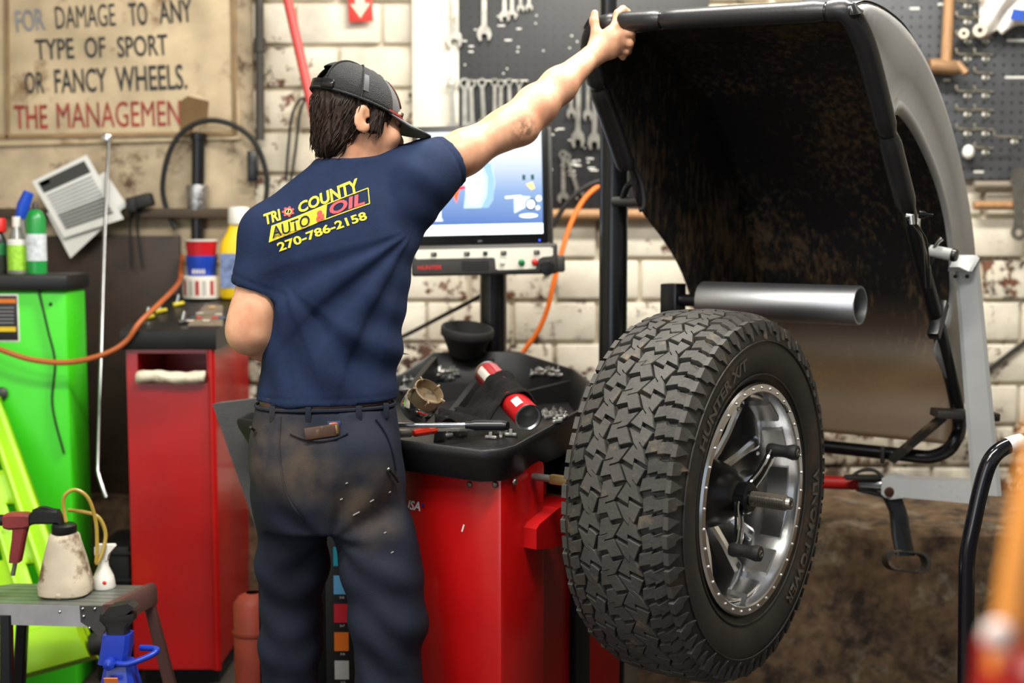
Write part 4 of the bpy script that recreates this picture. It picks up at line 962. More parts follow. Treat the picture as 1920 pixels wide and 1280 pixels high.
pshape([(-.060+.0055*math.cos(2*math.pi*k/16), .026+.0055*math.sin(2*math.pi*k/16)) for k in range(16)], NAVY, .0015, 1); pline(seg((-.063, .021), (-.057, .031), 3), .0009, YEL, .002)
pshape([(-.122, -.029), (.008, -.024), (.022, .010), (-.104, .006)], YEL)
pline(seg((.0, -.024), (.108, -.022))+seg((.108, -.022), (.118, .016))+seg((.118, .016), (.010, .009)), .0010, YEL)
ptext('AUTO', -.112, -.0245, .027, .088, NAVY, bold=.012, off=.0065); ptext('&', -.012, -.022, .024, .022, PRED, off=.0048); ptext('OIL', .022, -.0185, .027, .078, PRED, bold=.03)
ptext('270-786-2158', -.108, -.056, .0195, .200, YEL, shear=0, bold=.025)
# collar
MB().tube(spline([nb_+Vector((.056*math.cos(a), .060*math.sin(a)*1.0, .004+.02*math.sin(a)*-.6+.012*math.cos(a))) for a in [2*math.pi*k/16 for k in range(17)]], 3), .006, 8).build('collar', NAVY, shirt)
# ---- trousers, belt
TRS = M('navy_work_twill', (26, 32, 46), .8, var=.2, vs=10, bump=.3, bs=600, spec=.25)
nt = TRS.node_tree; N, L = nt.nodes, nt.links; B = N['Principled BSDF']; old = B.inputs['Base Color'].links[0].from_socket
g = N.new('ShaderNodeNewGeometry')
def blot(px, py, Y, rad):
    vd = N.new('ShaderNodeVectorMath'); vd.operation = 'DISTANCE'; L.new(g.outputs['Position'], vd.inputs[0]); vd.inputs[1].default_value = P(px, py, Y); return MR(vd.outputs['Value'], rad, rad*.25, 0, .85)
n1 = N.new('ShaderNodeTexNoise'); n1.inputs['Scale'].default_value = 16; n1.inputs['Detail'].default_value = 8; L.new(g.outputs['Position'], n1.inputs['Vector'])
f_ = MA('MAXIMUM', blot(505, 850, 2.72, .12), MA('MAXIMUM', blot(575, 880, 2.70, .10), blot(690, 950, 2.70, .12)))
f_ = MA('MULTIPLY', f_, MR(n1.outputs[0], .32, .62, .1, 1))
mx = N.new('ShaderNodeMix'); mx.data_type = 'RGBA'; L.new(f_, mx.inputs['Factor']); L.new(old, mx.inputs['A']); mx.inputs['B'].default_value = srgb(86, 74, 62); L.new(mx.outputs['Result'], B.inputs['Base Color'])
tf = Field((-.66, 2.6, .05), (-.12, 3.12, 1.09), .0058)
tf.tower(rings([(612, 985, 112, 2.83, .11), (612, 930, 137, 2.83, .128), (611, 870, 145, 2.83, .13), (610, 820, 142, 2.83, .126), (611, 760, 131, 2.83, .114)]), YAW, .03)
tf.chain([P(548, 925, 2.86), P(548, 1060, 2.88), P(546, 1200, 2.90), P(538, 1400, 2.92), P(537, 1632, 2.92)], [.088, .076, .068, .060, .060], .03)
tf.chain([P(682, 925, 2.82), P(716, 1060, 2.80), P(729, 1160, 2.785), P(727, 1300, 2.785), P(733, 1400, 2.79), P(735, 1650, 2.80)], [.092, .086, .080, .071, .066, .064], .03)
tf.ell(P(560, 865, 2.77), (.075, .06, .085), None, .05); tf.ell(P(665, 865, 2.75), (.075, .06, .085), None, .05)
wz = P(611, 771, 2.71).z; tf.plane((0, 0, wz), (0, 0, 1)); tf.plane((0, 0, .075), (0, 0, -1))
tf.tower(rings([(611, 850, 116, 2.83, .10), (611, 750, 116, 2.83, .10)]), YAW, op='sub')
def trfold(v, n):
    x, y, z = v.T; d = np.zeros(len(v))
    for cx, zc, ph_ in ((P(728, 1150, 2.78).x, P(728, 1150, 2.78).z, 0), (P(546, 1130, 2.9).x, P(546, 1130, 2.9).z, 1.5)):
        near = np.exp(-((x-cx)/.11)**2)
        d += near*.0052*np.sin((z-zc)*62+7*(x-cx)+3*np.sin((x-cx)*18+ph_)+ph_)*np.exp(-((z-zc)/.14)**2)
    c = P(622, 1010, 2.76); dx, dz = x-c.x, z-c.z; r = np.hypot(dx, dz); a = np.arctan2(dz, dx)
    d += .0042*np.sin(a*9+4*r)*np.exp(-((r-.13)/.09)**2)
    d += .003*np.sin(z*38+x*30+2*np.sin(x*40))*np.exp(-((z-.3)/.25)**2)
    sx = P(622, 900, 2.7).x; d -= .003*np.exp(-((x-sx-.01)/.004)**2)*(z > .78)*(n[:, 1] < 0)
    return d
trs = grow('trousers', tf, TRS, person, trfold, 3)
tb_ = bvh(trs)
def ontr(px, py, off=.0):
    d = ray(px, py); h = tb_.ray_cast(Vector((0, 0, CZ)), d); p = h[0] if h[0] is not None else P(px, py, 2.7)
    return p+(h[1] if h[1] is not None and h[1].y < 0 else Vector((0, -1, 0)))*off
def ringpts(px, py, hw, Y, d, n=64, dz=0):
    p = P(px, py, Y); c_, s_ = math.cos(YAW), math.sin(YAW); out = []
    for i in range(n):
        a = 2*math.pi*i/n; x = hw/FPX*Y*abs(math.cos(a))**.87*(1 if math.cos(a) > 0 else -1); y = d*abs(math.sin(a))**.87*(1 if math.sin(a) > 0 else -1)
        out.append(Vector((p.x+x*c_-y*s_, p.y+x*s_+y*c_, wz+dz)))
    return out
BELT = M('brown_leather_belt', (92, 66, 54), .5, var=.2)
MB().loft([ringpts(611, 765, 123, 2.83, .107, dz=-.02), ringpts(611, 765, 123.5, 2.83, .1075, dz=-.018), ringpts(611, 765, 122.5, 2.83, .107, dz=.022), ringpts(611, 765, 121, 2.83, .104, dz=.024)], cap=False).build('belt', BELT, person)
wb_ = ringpts(611, 765, 130, 2.83, .1135)
MB().tube(wb_, .004, 6, loop=True).build('waistband', TRS, trs)
for px in (578, 672, 512, 722):
    a = ontr(px, 782, .003); MB().box(Vector((a.x, a.y+.003, wz-.008)), (.013, .006, .034), bev=.002).build('belt_loop', TRS, trs)
pk = [ontr(x, y, .003) for x, y in ((545, 812), (570, 822), (600, 826), (630, 822), (652, 812))]; MB().tube(spline(pk, 4), .0028, 6).build('pocket_welt', TRS, trs)
pk = [ontr(x, y, .003) for x, y in ((704, 786), (722, 812), (735, 845), (742, 880))]; MB().tube(spline(pk, 4), .003, 6).build('pocket_welt', TRS, trs)
pk = [ontr(x, y, .002) for x, y in ((470, 800), (477, 806), (482, 812))]; MB().tube(pk, .003, 6).build('pocket_welt', TRS, trs)
sp0 = [ontr(x, y, .0015) for x, y in ((527, 780), (524, 830), (528, 880), (540, 930), (570, 975), (612, 1012))]; MB().tube(spline(sp0, 4), .0016, 6).build('seam', TRS, trs)
lb = ontr(626, 795, .002); MB().box(lb, (.028, .003, .012), bev=.0008).build('label_patch', M('label_navy', (34, 50, 96), .7), trs)
MB().prism([lb+Vector((.010*math.cos(t), -.0018, .0042*math.sin(t))) for t in [2*math.pi*k/16 for k in range(16)]], (0, -.0004, 0)).build('label_oval', M('label_orange', (214, 110, 60), .7), trs, smooth=False)
text('Dickies', lb+Vector((-.0095, -.0024, -.0014)), Matrix(((1, 0, 0), (0, 0, -1), (0, 1, 0))), .0034, M('label_white', (230, 230, 235), .7), trs, 'label_lettering', width=.019)
zz_ = ontr(727, 880, .004); MB().tube([zz_, ontr(735, 892, .006), ontr(742, 902, .006)], .003, 8).build('clip', M('knife_clip_black', (22, 22, 24), .35), trs)
MB().sphere(ontr(725, 879, .005), .004, 8, 6).build('clip_stud', STEEL, trs)
for x, y in ((470, 845),): pass
for x, y, l in ((697, 938, .010), (668, 962, .016), (650, 905, .005), (730, 922, .006), (722, 998, .006), (640, 935, .006), (735, 1035, .007)):
    a = ontr(x, y, .0008); MB().box(a, (l, .001, .0025), Matrix.Rotation(-.5, 3, 'Y')).build('paint_fleck', M('paint_fleck', (150, 150, 150), .7), trs, smooth=False)
BOOT = M('worn_black_boot', (34, 30, 27), .6, var=.2, bump=.2)
for c in (P(537, 1640, 2.92), P(735, 1660, 2.80)):
    bf = Field((c.x-.09, c.y-.14, -.012), (c.x+.12, c.y+.26, .2), .006); fd = Vector((.25, 1, 0)).normalized(); c0 = Vector((c.x, c.y, 0))
    bf.cone(c0+Vector((0, 0, .17)), c0+Vector((0, 0, .06)), .05, .052, .02); bf.cone(c0-fd*.04+Vector((0, 0, .04)), c0+fd*.15+Vector((0, 0, .04)), .045, .046, .03); bf.plane((0, 0, .002), (0, 0, -1))
    grow('boot', bf, BOOT, person, None, 2)
# ---- things he carries
wl = ontr(604, 812, .004)
wr_ = thing('phone', wl, 'worn brown cased phone poking out of the back trouser pocket', 'phone')
MB().box(wl+Vector((.001, -.002, .003)), (.075, .010, .026), Matrix.Rotation(-.13, 3, 'Y') @ Matrix.Rotation(.1, 3, 'Z'), bev=.003).build('case', M('brown_phone_case', (74, 52, 40), .45, var=.3, vs=30, dirt=(120, 92, 62), dirt_amt=.3, ds=40), wr_)
MB().box(wl+Vector((.033, -.004, .009)), (.006, .010, .020), Matrix.Rotation(-.13, 3, 'Y'), bev=.002).build('case_corner', BRASS, wr_)
tl = thing('hand_tool', P(690, 668, 3.06), 'short dark steel hand tool held in the hidden hand, tip showing beside the shirt', 'tool')
MB().tube([hL+Vector((-.02, -.015, 0)), P(715, 662, 3.055)], .008, 10).build('handle', BLKMET, tl); MB().loft([rect(P(712, 662, 3.055), .01, .012), rect(P(745, 660, 3.05), .02, .012), rect(P(762, 664, 3.05), .014, .010)]).build('tip', STEEL, tl)
# ================================================================== things in the parts tray
def zt(px, py, z): return Pz(px, py, z)
tbv = [bvh(o) for o in [trayo]+list(trayo.children)]
def ontray(px, py, lift=0):
    d = ray(px, py).normalized(); best = None
    for t in tbv:
        h = t.ray_cast(Vector((0, 0, CZ)), d)
        if h[0] is not None and (best is None or h[3] < best[1]): best = (h[0], h[3])
    return (best[0] if best else Pz(px, py, .95))+Vector((0, 0, lift))
can = thing('spray_can', zt(960, 770, .96), 'red aerosol can lying in the parts tray, half covered by a dark rag', 'spray can')
ca, cb = P(912, 700, 3.30)+Vector((0, .02, 0)), P(990, 782, 3.02); ax = (cb-ca).normalized()
CANR = M('can_red', (178, 18, 26), .32, var=.08); Lc = (cb-ca).length
MB().lathe([(.0, 0), (.024, 0), (.031, .008), (.033, .012), (.033, Lc-.004), (.031, Lc)], ca, ax, 32).build('can_body', CANR, can)
MB().lathe([(.0315, Lc), (.033, Lc+.001), (.0335, Lc+.004), (.030, Lc+.005), (.028, Lc-.004), (0, Lc-.010)], ca, ax, 32).build('can_base', ALU, can)
MB().lathe([(.0335, .004), (.034, .008), (.033, .013)], ca, ax, 32).build('can_rim', ALU, can)
qa = frame3(ax, (0, -.6, 1))
def canpatch(t0, t1, a0, a1, mat, nm):
    rows = [[ca+ax*(Lc*t)+qa @ Vector((0, .0334*math.cos(a0+(a1-a0)*k/8), .0334*math.sin(a0+(a1-a0)*k/8))) for k in range(9)] for t in (t0, t1)]
    MB().loft(rows, closed=False).build(nm, mat, can)
canpatch(.06, .5, .5, 1.15, WHITEP, 'can_label'); canpatch(.82, .95, .1, .7, WHITEP, 'can_label'); canpatch(.06, .6, -1.0, -.1, M('can_pink_print', (206, 96, 104), .4), 'can_label')
# rag draped across the can
def cloth(name, ctr, sx, sy, zf, mat, ang=0, n=34):
    rows = []; c_, s_ = math.cos(ang), math.sin(ang)
    for j in range(n+1):
        row = []
        for i in range(n+1):
            u, v = (i/n-.5)*sx, (j/n-.5)*sy; e = 1+.06*math.sin(7*i/n+3*j/n)
            x, y = (u*c_-v*s_)*e, (u*s_+v*c_)*e; row.append(Vector((ctr[0]+x, ctr[1]+y, zf(ctr[0]+x, ctr[1]+y, u/sx+.5, v/sy+.5))))
        rows.append(row)
    o = MB().loft(rows, closed=False).build(name, mat, None, sharp=180); m = o.modifiers.new('t', 'SOLIDIFY'); m.thickness = .003; return o
def ragz(x, y, u, v):
    p = Vector((x, y, 0)); a2, b2 = Vector((ca.x, ca.y, 0)), Vector((cb.x, cb.y, 0)); t = (p-a2).dot(b2-a2)/(b2-a2).length_squared; d = (p-a2-(b2-a2)*t).length
    zc = ca.z+(cb.z-ca.z)*t; h = zc+math.sqrt(max(0, .037**2-min(d, .037)**2)) if d < .037 else zc-(d-.037)*1.3
    zfl = .938+max(0, (y-3.0))*.06
    return max(zfl+.006+.020*abs(math.sin(u*11+v*6))+.016*abs(math.sin(v*15-u*8)), h+.004+.006*math.sin(u*22+v*13)+.004*math.sin(v*30))
rc = ca.lerp(cb, .52)
tag(cloth('rag', (rc.x-.045, rc.y-.01), .25, .14, ragz, M('charcoal_rag', (38, 36, 35), .95, var=.25, vs=30, bump=.6, bs=250, spec=.1), -.1), 'crumpled charcoal rag draped over the red can in the tray', 'rag')
# chrome centre cap lying on its side
cc = thing('centre_cap', zt(783, 785, .955), 'chrome wheel centre cap with tan inside, tipped over in the tray', 'centre cap')
cax = Vector((.50, -.50, .72)).normalized(); c0 = P(777, 772, 3.08)
MB().lathe([(0, 0), (.036, 0), (.041, .006), (.042, .042), (.040, .046), (.0385, .044)], c0, cax, 36).build('chrome_shell', CHROME, cc)
MB().lathe([(.037, .040), (.0385, .078), (.0355, .080), (.033, .055), (.0, .040)], c0, cax, 36).build('inner_sleeve', M('tan_plastic', (150, 130, 100), .6, var=.35, vs=25, dirt=(72, 56, 40), dirt_amt=.4, ds=30), cc)
for k in range(5):
    a = 2*math.pi*k/5; q = frame3(cax, (0, 0, 1)); MB().box(c0+cax*.072+q @ Vector((0, .039*math.cos(a), .039*math.sin(a))), (.016, .012, .005), q @ Matrix.Rotation(a, 3, 'X'), bev=.001).build('snap_tab', MATS['tan_plastic'], cc)
# bowl (rubber pressure cup) on the back shelf
bw = P(872, 664, 3.84); bax = Vector((.10, -.18, 1)).normalized()
tag(MB().lathe([(r*1.0, h*1.04) for r, h in [(0, 0), (.042, 0), (.048, .004), (.072, .055), (.0785, .060), (.080, .066), (.080, .082), (.077, .086), (.072, .085), (.070, .078), (.044, .012), (0, .010)]], bw+Vector((0, 0, -.004)), bax, 44).build('rubber_cup', M('dusty_rubber', (30, 29, 28), .75, var=.25, dirt=(66, 62, 56), dirt_amt=.25, ds=20)), 'black rubber bowl-shaped cup tilted beside the monitor post', 'cup')
# long ratchet with black handle, red screwdriver, punch
rt = thing('ratchet', zt(840, 795, .965), 'long steel bar tool with black grip lying along the tray front', 'ratchet')
a, b = zt(745, 797, .985), zt(872, 797, .985); MB().tube([a, b], .006, 12).build('shank', CHROME, rt)
MB().tube([b, b+Vector((.012, 0, 0)), zt(890, 797, .985), zt(940, 797, .985), zt(952, 798, .985)], [.008, .009, .012, .0125, .010], 14).build('grip', M('gloss_black_grip', (18, 18, 20), .3), rt)
sd = thing('screwdriver', zt(810, 810, .962), 'red-handled screwdriver lying in front of the steel bar', 'screwdriver')
a, b = zt(775, 812, .962), zt(818, 806, .962); MB().tube([a, a.lerp(b, .1), a.lerp(b, .9), b], [.007, .0095, .009, .006], 8).build('handle', M('clear_red_plastic', (188, 42, 22), .25, coat=.5), sd); MB().tube([b, zt(862, 805, .962)], .004, 8).build('shank', CHROME, sd)
tag(MB().tube([zt(845, 806, .960), zt(898, 803, .960)], .0055, 8).build('socket_bit', CHROME), 'short chrome extension bit beside the red screwdriver', 'bit')
tag(MB().box(zt(760, 812, .962), (.03, .02, .018), Matrix.Rotation(.3, 3, 'Z'), bev=.004).build('pliers_head', STEEL), 'worn steel tool head at the left tray front, near the screwdriver', 'tool')
# clip-on wheel weights: little bent lead clips
wm_ = MB(); wm_.box((0, 0, .004), (.030, .008, .008), bev=.0025); wm_.box((0, .004, .009), (.008, .003, .014), bev=.001)
wme = bpy.data.meshes.new('wheel_weight'); wme.from_pydata([tuple(v) for v in wm_.v], [], wm_.f); wme.materials.append(M('lead_grey', (172, 170, 166), .42, .6, var=.2))
for p in wme.polygons: p.use_smooth = False
def weights(spots, label, group):
    for px, py, z, rz, tl_ in spots:
        o = bpy.data.objects.new('wheel_weight', wme); COL.objects.link(o); o.location = ontray(px, py, .001); o.rotation_euler = (tl_, 0, rz); o.scale = [random.uniform(.75, 1.2)]*3; tag(o, label, 'wheel weight', group)
rnd = random.Random(3)
weights([(813+rnd.uniform(-2, 46), 700+rnd.uniform(-4, 12), 1.012, rnd.uniform(0, 3), rnd.uniform(-.3, 1.2)) for _ in range(11)], 'small grey wheel weight loose in the back left tray pocket', 'weights in the back left pocket')
weights([(995+rnd.uniform(0, 58), 698+rnd.uniform(-4, 8), 1.012, rnd.uniform(0, 3), rnd.uniform(-.3, .8)) for _ in range(14)], 'small grey wheel weight loose in the back right tray pocket', 'weights in the back right pocket')
weights([(1012+rnd.uniform(-4, 50), 782+rnd.uniform(-10, 12), .945, rnd.uniform(0, 3), rnd.uniform(-.3, .8)) for _ in range(18)], 'small grey wheel weight beside the can at the tray front', 'weights at the tray front')
weights([(752+rnd.uniform(0, 22), 705+rnd.uniform(-3, 30), 1.0, rnd.uniform(0, 3), .2) for _ in range(5)], 'small grey wheel weight at the left end of the tray', 'weights at the left end')
weights([(830+rnd.uniform(0, 130), 818+rnd.uniform(-4, 6), .945, rnd.uniform(0, 3), .2) for _ in range(7)], 'small grey wheel weight under the screwdriver along the front rim', 'weights along the front rim')
# left end of the balancer: hanging grey guard and thin post
gp = [P(x, y, 3.30) for x, y in ((398, 757), (560, 738), (560, 1060), (500, 1030), (478, 985))]
MB().prism(gp, (.02, .05, 0)).build('side_guard', M('grey_felt_guard', (76, 76, 76), .9, var=.2, vs=12, bump=.4, bs=200), bal, sharp=20)
MB().box(Vector((P(487, 1100, 3.27).x, 3.29, .46)), (.014, .014, .92), bev=.003).build('guard_post', BLKMET, bal)
MB().box(Vector((P(560, 900, 3.33).x, 3.36, .50)), (.16, .02, .8), bev=.004).build('leg_plate', BLKMET, bal)
# colour chart strip seen between his legs
ch0 = P(640, 1150, 3.22); chart = thing('colour_chart', Vector((ch0.x, 3.24, 0)), 'black strip chart with coloured number swatches, seen between his legs', 'chart')
MB().box(Vector((ch0.x, 3.24, .42)), (.085, .012, .84), bev=.002).build('board', M('chart_black', (16, 16, 17), .5), chart)
RX = Matrix(((1, 0, 0), (0, 0, -1), (0, 1, 0)))
for i, c in enumerate(((30, 160, 186), (98, 176, 226), (206, 32, 48), (236, 120, 22), (196, 200, 196))):
    z = P(640, 1043+53.2*i, 3.232).z; m = MB().box(Vector((ch0.x-.002, 3.2325, z)), (.037, .003, .049)); m.build('swatch', M('swatch_%d' % i, c, .5, var=.05), chart, smooth=False)
    text(str(215+i), Vector((ch0.x-.006, 3.2335, z-.036)), RX, .006, M('chart_print', (230, 230, 230), .5), chart, 'swatch_number', extrude=.001)
rc_ = P(474, 1110, 3.55); cz_ = thing('red_canister', Vector((rc_.x, rc_.y, 0)), 'rust-red cylinder on the floor between red cabinet and balancer', 'canister')
MB().lathe([(0, 0), (.05, 0), (.055, .01), (.055, rc_.z-.03), (.04, rc_.z-.01), (.02, rc_.z)], Vector((rc_.x, rc_.y, 0)), (0, 0, 1), 24).build('body', M('rust_red', (150, 58, 38), .6, var=.3, dirt=(84, 40, 28), dirt_amt=.35), cz_)
MB().lathe([(.058, rc_.z*.72), (.061, rc_.z*.74), (.058, rc_.z*.76)], Vector((rc_.x, rc_.y, 0)), (0, 0, 1), 24).build('ring', MATS['rust_red'], cz_)
# ================================================================== red cabinet on the left, with things on top
YC = 3.90
rcx0, rcx1 = P(240, 800, YC).x, P(399, 800, YC).x; rzt = P(300, 652, YC).z
rcab = thing('tyre_changer_cabinet', Vector(((rcx0+rcx1)/2, YC+.28, 0)), 'tall red steel cabinet with black console top, left of the mechanic', 'cabinet')
cw = rcx1-rcx0; cx_ = (rcx0+rcx1)/2
body = MB()
sl0, sl1 = P(300, 662, YC).z, P(300, 718, YC).z; sx0, sx1 = P(258, 690, YC).x, P(388, 690, YC).x
for x0, x1, z0, z1, y0, y1 in ((rcx0, rcx1, .07, sl1, YC, YC+.55), (rcx0, sx0, sl1, sl0, YC, YC+.55), (sx1, rcx1, sl1, sl0, YC, YC+.55), (rcx0, rcx1, sl0, rzt, YC, YC+.55), (sx0, sx1, sl1, sl0, YC+.3, YC+.55)):
    body.box(((x0+x1)/2, (y0+y1)/2, (z0+z1)/2), (x1-x0, y1-y0, z1-z0))
body.build('body', REDP, rcab, smooth=False)
MB().tube([Vector((rcx1, YC, .07)), Vector((rcx1, YC, rzt))], .012, 12).build('corner_edge', REDP, rcab)
MB().box((cx_, YC+.3, .035), (cw*.9, .45, .07)).build('plinth', MATS['slot_black'], rcab, smooth=False)
zt0 = P(300, 617, YC).z
tp_ = [[Vector((x, y, z)) for x in (rcx0-.012, rcx1+.02)] for y, z in ((YC-.015, rzt-.004), (YC-.02, rzt+.004), (YC-.015, zt0-.006), (YC, zt0), (YC+.55, zt0+.075), (YC+.57, zt0+.06), (YC+.57, rzt))]
a_ = [r[0] for r in tp_]; MB().prism(a_, (rcx1+.032-rcx0, 0, 0)).build('console_top', BLACK, rcab, sharp=50)
def topz(y): return zt0+(y-YC)/.55*.075
def ontop(px, py):
    Y = 4.0
    for _ in range(25):
        p = P(px, py, Y); e = p.z-topz(Y); Y += e*5; Y = min(max(Y, YC), YC+.55)
    p = P(px, py, Y); return Vector((p.x, Y, topz(Y)))
c1 = [ontop(x, y) for x, y in ((352, 612), (418, 612), (418, 575), (385, 572))]; MB().prism([p+Vector((0, 0, .001)) for p in c1], (0, 0, .004)).build('keypad', M('worn_beige_keypad', (118, 106, 90), .6, var=.3, vs=20), rcab, smooth=False)
for x, y, c in ((357, 606, (190, 180, 164)), (387, 606, (190, 180, 164)), (372, 600, (190, 60, 50)), (404, 600, (190, 60, 50)), (375, 592, (180, 172, 160)), (410, 594, (180, 172, 160)), (398, 580, (200, 160, 110)), (364, 600, (60, 80, 84)), (416, 600, (70, 90, 110))):
    MB().box(ontop(x, y)+Vector((0, 0, .008)), (.022, .018, .006), bev=.002).build('key', M('key_%d_%d' % (c[0], c[1]), c, .5), rcab)
# folded rag in the slot
rz0 = P(322, 706, YC).z
rag2 = MB(); secs = []
for i in range(15):
    x = sx0+.004+(sx1-sx0-.008)*i/14; h = .019+.0015*math.sin(i*1.7)
    secs.append([Vector((x, YC-.012+.030*math.cos(a)+.003*math.sin(i*2.3), rz0+.003*math.sin(i*.5)+h*math.sin(a))) for a in [2*math.pi*k/12 for k in range(12)]])
tag(rag2.loft(secs).build('shop_rag', M('dirty_white_rag', (206, 198, 176), .9, var=.25, vs=30, bump=.6, bs=120, dirt=(120, 104, 80), dirt_amt=.3, ds=25), None, sharp=180), 'rolled off-white rag stuffed in the slot of the red cabinet', 'rag')
# objects on the console
def lathe_thing(name, label, cat, base, parts, group=None):
    t = thing(name, base, label, cat, group)
    for nm, prof_, mat in parts: MB().lathe(prof_, base, (0, 0, 1), 28, cap=False).build(nm, mat, t)
    return t
rb_ = ontop(380, 558); YR = rb_.y; k_ = YR/FPX
roll = lathe_thing('label_roll', 'white roll of stickers with red print on the red cabinet', 'sticker roll', rb_, [('roll', [(.0, 0), (36*k_, 0), (36.5*k_, .003), (36.5*k_, 40*k_), (35*k_, 41*k_), (18*k_, 41*k_), (18*k_, 38*k_), (0, 38*k_)], M('sticker_white', (228, 222, 210), .6, var=.06))])
for i, a in enumerate((-2.35, -1.95, -1.6, -1.25, -.85)):
    c = M('sticker_red', (168, 46, 46), .6) if i % 2 == 0 else M('sticker_grey', (176, 172, 168), .6)
    rows = [[rb_+Vector((36.8*k_*math.cos(a+d), 36.8*k_*math.sin(a+d), z*k_)) for d in (-.10, 0, .10)] for z in (6, 33)]; MB().loft(rows, closed=False).build('sticker', c, roll)
cz0 = rb_+Vector((0, 0, 41*k_))
cup = lathe_thing('plastic_cup', 'blue plastic cup standing on the sticker roll, red cup nested in it', 'cup', cz0, [('cup', [(0, 0), (25*k_, 0), (26*k_, .002), (29*k_, 38*k_), (27*k_, 38*k_), (24*k_, .005)], M('blue_cup', (24, 64, 176), .4, var=.06))])
for i in range(5): MB().box(cz0+Vector(((-10+5*i)*k_, -27.2*k_, 9*k_)), (2.6*k_, .001, 8*k_)).build('cup_print', WHITEP, cup, smooth=False)
cz1 = cz0+Vector((0, 0, 18*k_))
lathe_thing('plastic_cup', 'red plastic cup with white rim nested in the blue cup', 'cup', cz1, [('cup', [(0, 0), (24*k_, 0), (29*k_, 45*k_), (29.5*k_, 47*k_)], M('red_cup', (196, 22, 34), .4, var=.05)), ('rim', [(29*k_, 46*k_), (31*k_, 47*k_), (31*k_, 50*k_), (28*k_, 50*k_)], WHITEP)])
jb = ontop(450, 560); jb.y = min(jb.y+.05, YC+.5); jb.z = topz(jb.y); jk = jb.y/FPX
jug = thing('detergent_jug', jb, 'yellow plastic jug with white cap standing behind the cups', 'jug')
YJ = M('yellow_plastic', (240, 200, 24), .35, var=.06)
def sq(c, w, d, n=24, p=3.2): return [c+Vector((w*abs(math.cos(a))**(2/p)*(1 if math.cos(a) > 0 else -1), d*abs(math.sin(a))**(2/p)*(1 if math.sin(a) > 0 else -1), 0)) for a in [2*math.pi*i/n for i in range(n)]]
MB().loft([sq(jb+Vector((dx*jk, 0, z*jk)), w*jk, d*jk) for z, w, d, dx in ((0, 34, 22, 0), (4, 37, 24, 0), (80, 38, 24, 0), (105, 34, 22, 0), (125, 22, 17, 0), (140, 17, 15, 0))]).build('bottle', YJ, jug)
MB().lathe([(20*jk, 138*jk), (21*jk, 142*jk), (20*jk, 166*jk), (18*jk, 170*jk), (0, 170*jk)], jb, (0, 0, 1), 28).build('cap', WHITEP, jug)
MB().tube(spline([jb+Vector((24*jk, -.01, 118*jk)), jb+Vector((34*jk, -.015, 100*jk)), jb+Vector((32*jk, -.015, 70*jk)), jb+Vector((20*jk, -.015, 55*jk))], 5), 6*jk, 10).build('grip', YJ, jug)
MB().loft([[jb+Vector((x*jk, -(24.6-.003*abs(x)**1.2)*jk, z*jk)) for x in (-32, -16, 0, 16)] for z in (20, 60, 84)], closed=False).build('label', M('jug_label', (110, 128, 170), .5, var=.5, vs=60), jug)
# small clear and yellow bits on the console
for i, (x, y) in enumerate(((268, 600), (292, 588), (325, 575), (335, 608))):
    p = ontop(x, y); t = thing('plastic_fitting', p, ['small yellow and clear fitting at the front left of the console', 'small clear and yellow fitting further back on the console', 'yellow and chrome fitting at the back left edge of the console', 'dark grey and clear fitting beside the console keypad'][i], 'fitting')
    MB().tube([p+Vector((0, 0, .006)), p+Vector((.03, .02, .012))], [.008, .006], 10).build('sleeve', M('fitting_yellow', (214, 196, 40), .4) if i < 3 else GREY, t); MB().tube([p+Vector((.008, .012, .006)), p+Vector((.016, .016, .04))], .006, 10).build('stem', CHROME, t)
# ================================================================== green cabinet with bottles
YG = 3.92; gx1 = P(124, 545, YG).x; gz = P(60, 545, YG).z; gz1 = P(60, 514, YG).z
GREEN = M('bright_green_enamel', (62, 206, 26), .4, var=.08, vs=4, dirt=(40, 140, 24), dirt_amt=.15, ds=3)
gm = thing('green_machine', Vector((gx1-.3, YG+.25, 0)), 'bright green steel machine cabinet with black top at the left edge', 'machine')
MB().box((gx1-.31, YG+.09, gz/2), (.62, .18, gz), bev=.01).build('body', GREEN, gm)
MB().box((gx1-.31, YG+.085, (gz+gz1)/2), (.645, .21, gz1-gz), bev=.012).build('top', BLACK, gm)
st0 = P(-20, 597, YG-.001); sk = YG/FPX
MB().box(P(-12, 596, YG-.001), (90*sk, .003, 84*sk), bev=.001).build('sticker', M('sticker_black', (26, 26, 27), .5), gm)
MB().box(P(-12, 564, YG-.003), (84*sk, .003, 8*sk)).build('sticker_band', M('sticker_orange', (222, 120, 34), .5), gm, smooth=False); MB().box(P(-12, 617, YG-.003), (84*sk, .003, 9*sk)).build('sticker_band', M('sticker_yellow', (222, 186, 30), .5), gm, smooth=False)
for i in range(5): MB().box(P(-12, 577+7*i, YG-.003), (76*sk, .003, 2.2*sk)).build('sticker_line', M('sticker_text', (130, 130, 130), .6), gm, smooth=False)
MB().box(P(-12, 596, YG+.0005), (96*sk, .003, 90*sk), bev=.001).build('sticker_border', WHITEP, gm)
MB().tube(spline([P(68, 530, YG-.006), P(76, 560, YG-.006), P(90, 620, YG-.006), P(103, 680, YG-.006), P(98, 760, YG-.006), P(120, 850, YG-.006)], 6), .0035, 8).build('power_cord', RUBBER, gm)
MB().sphere(P(95, 570, YG), .006, 10, 6).build('screw', BLKMET, gm); MB().sphere(P(3, 737, YG-.01), (.02, .012, .02), 12, 8).build('knob', GREY, gm)
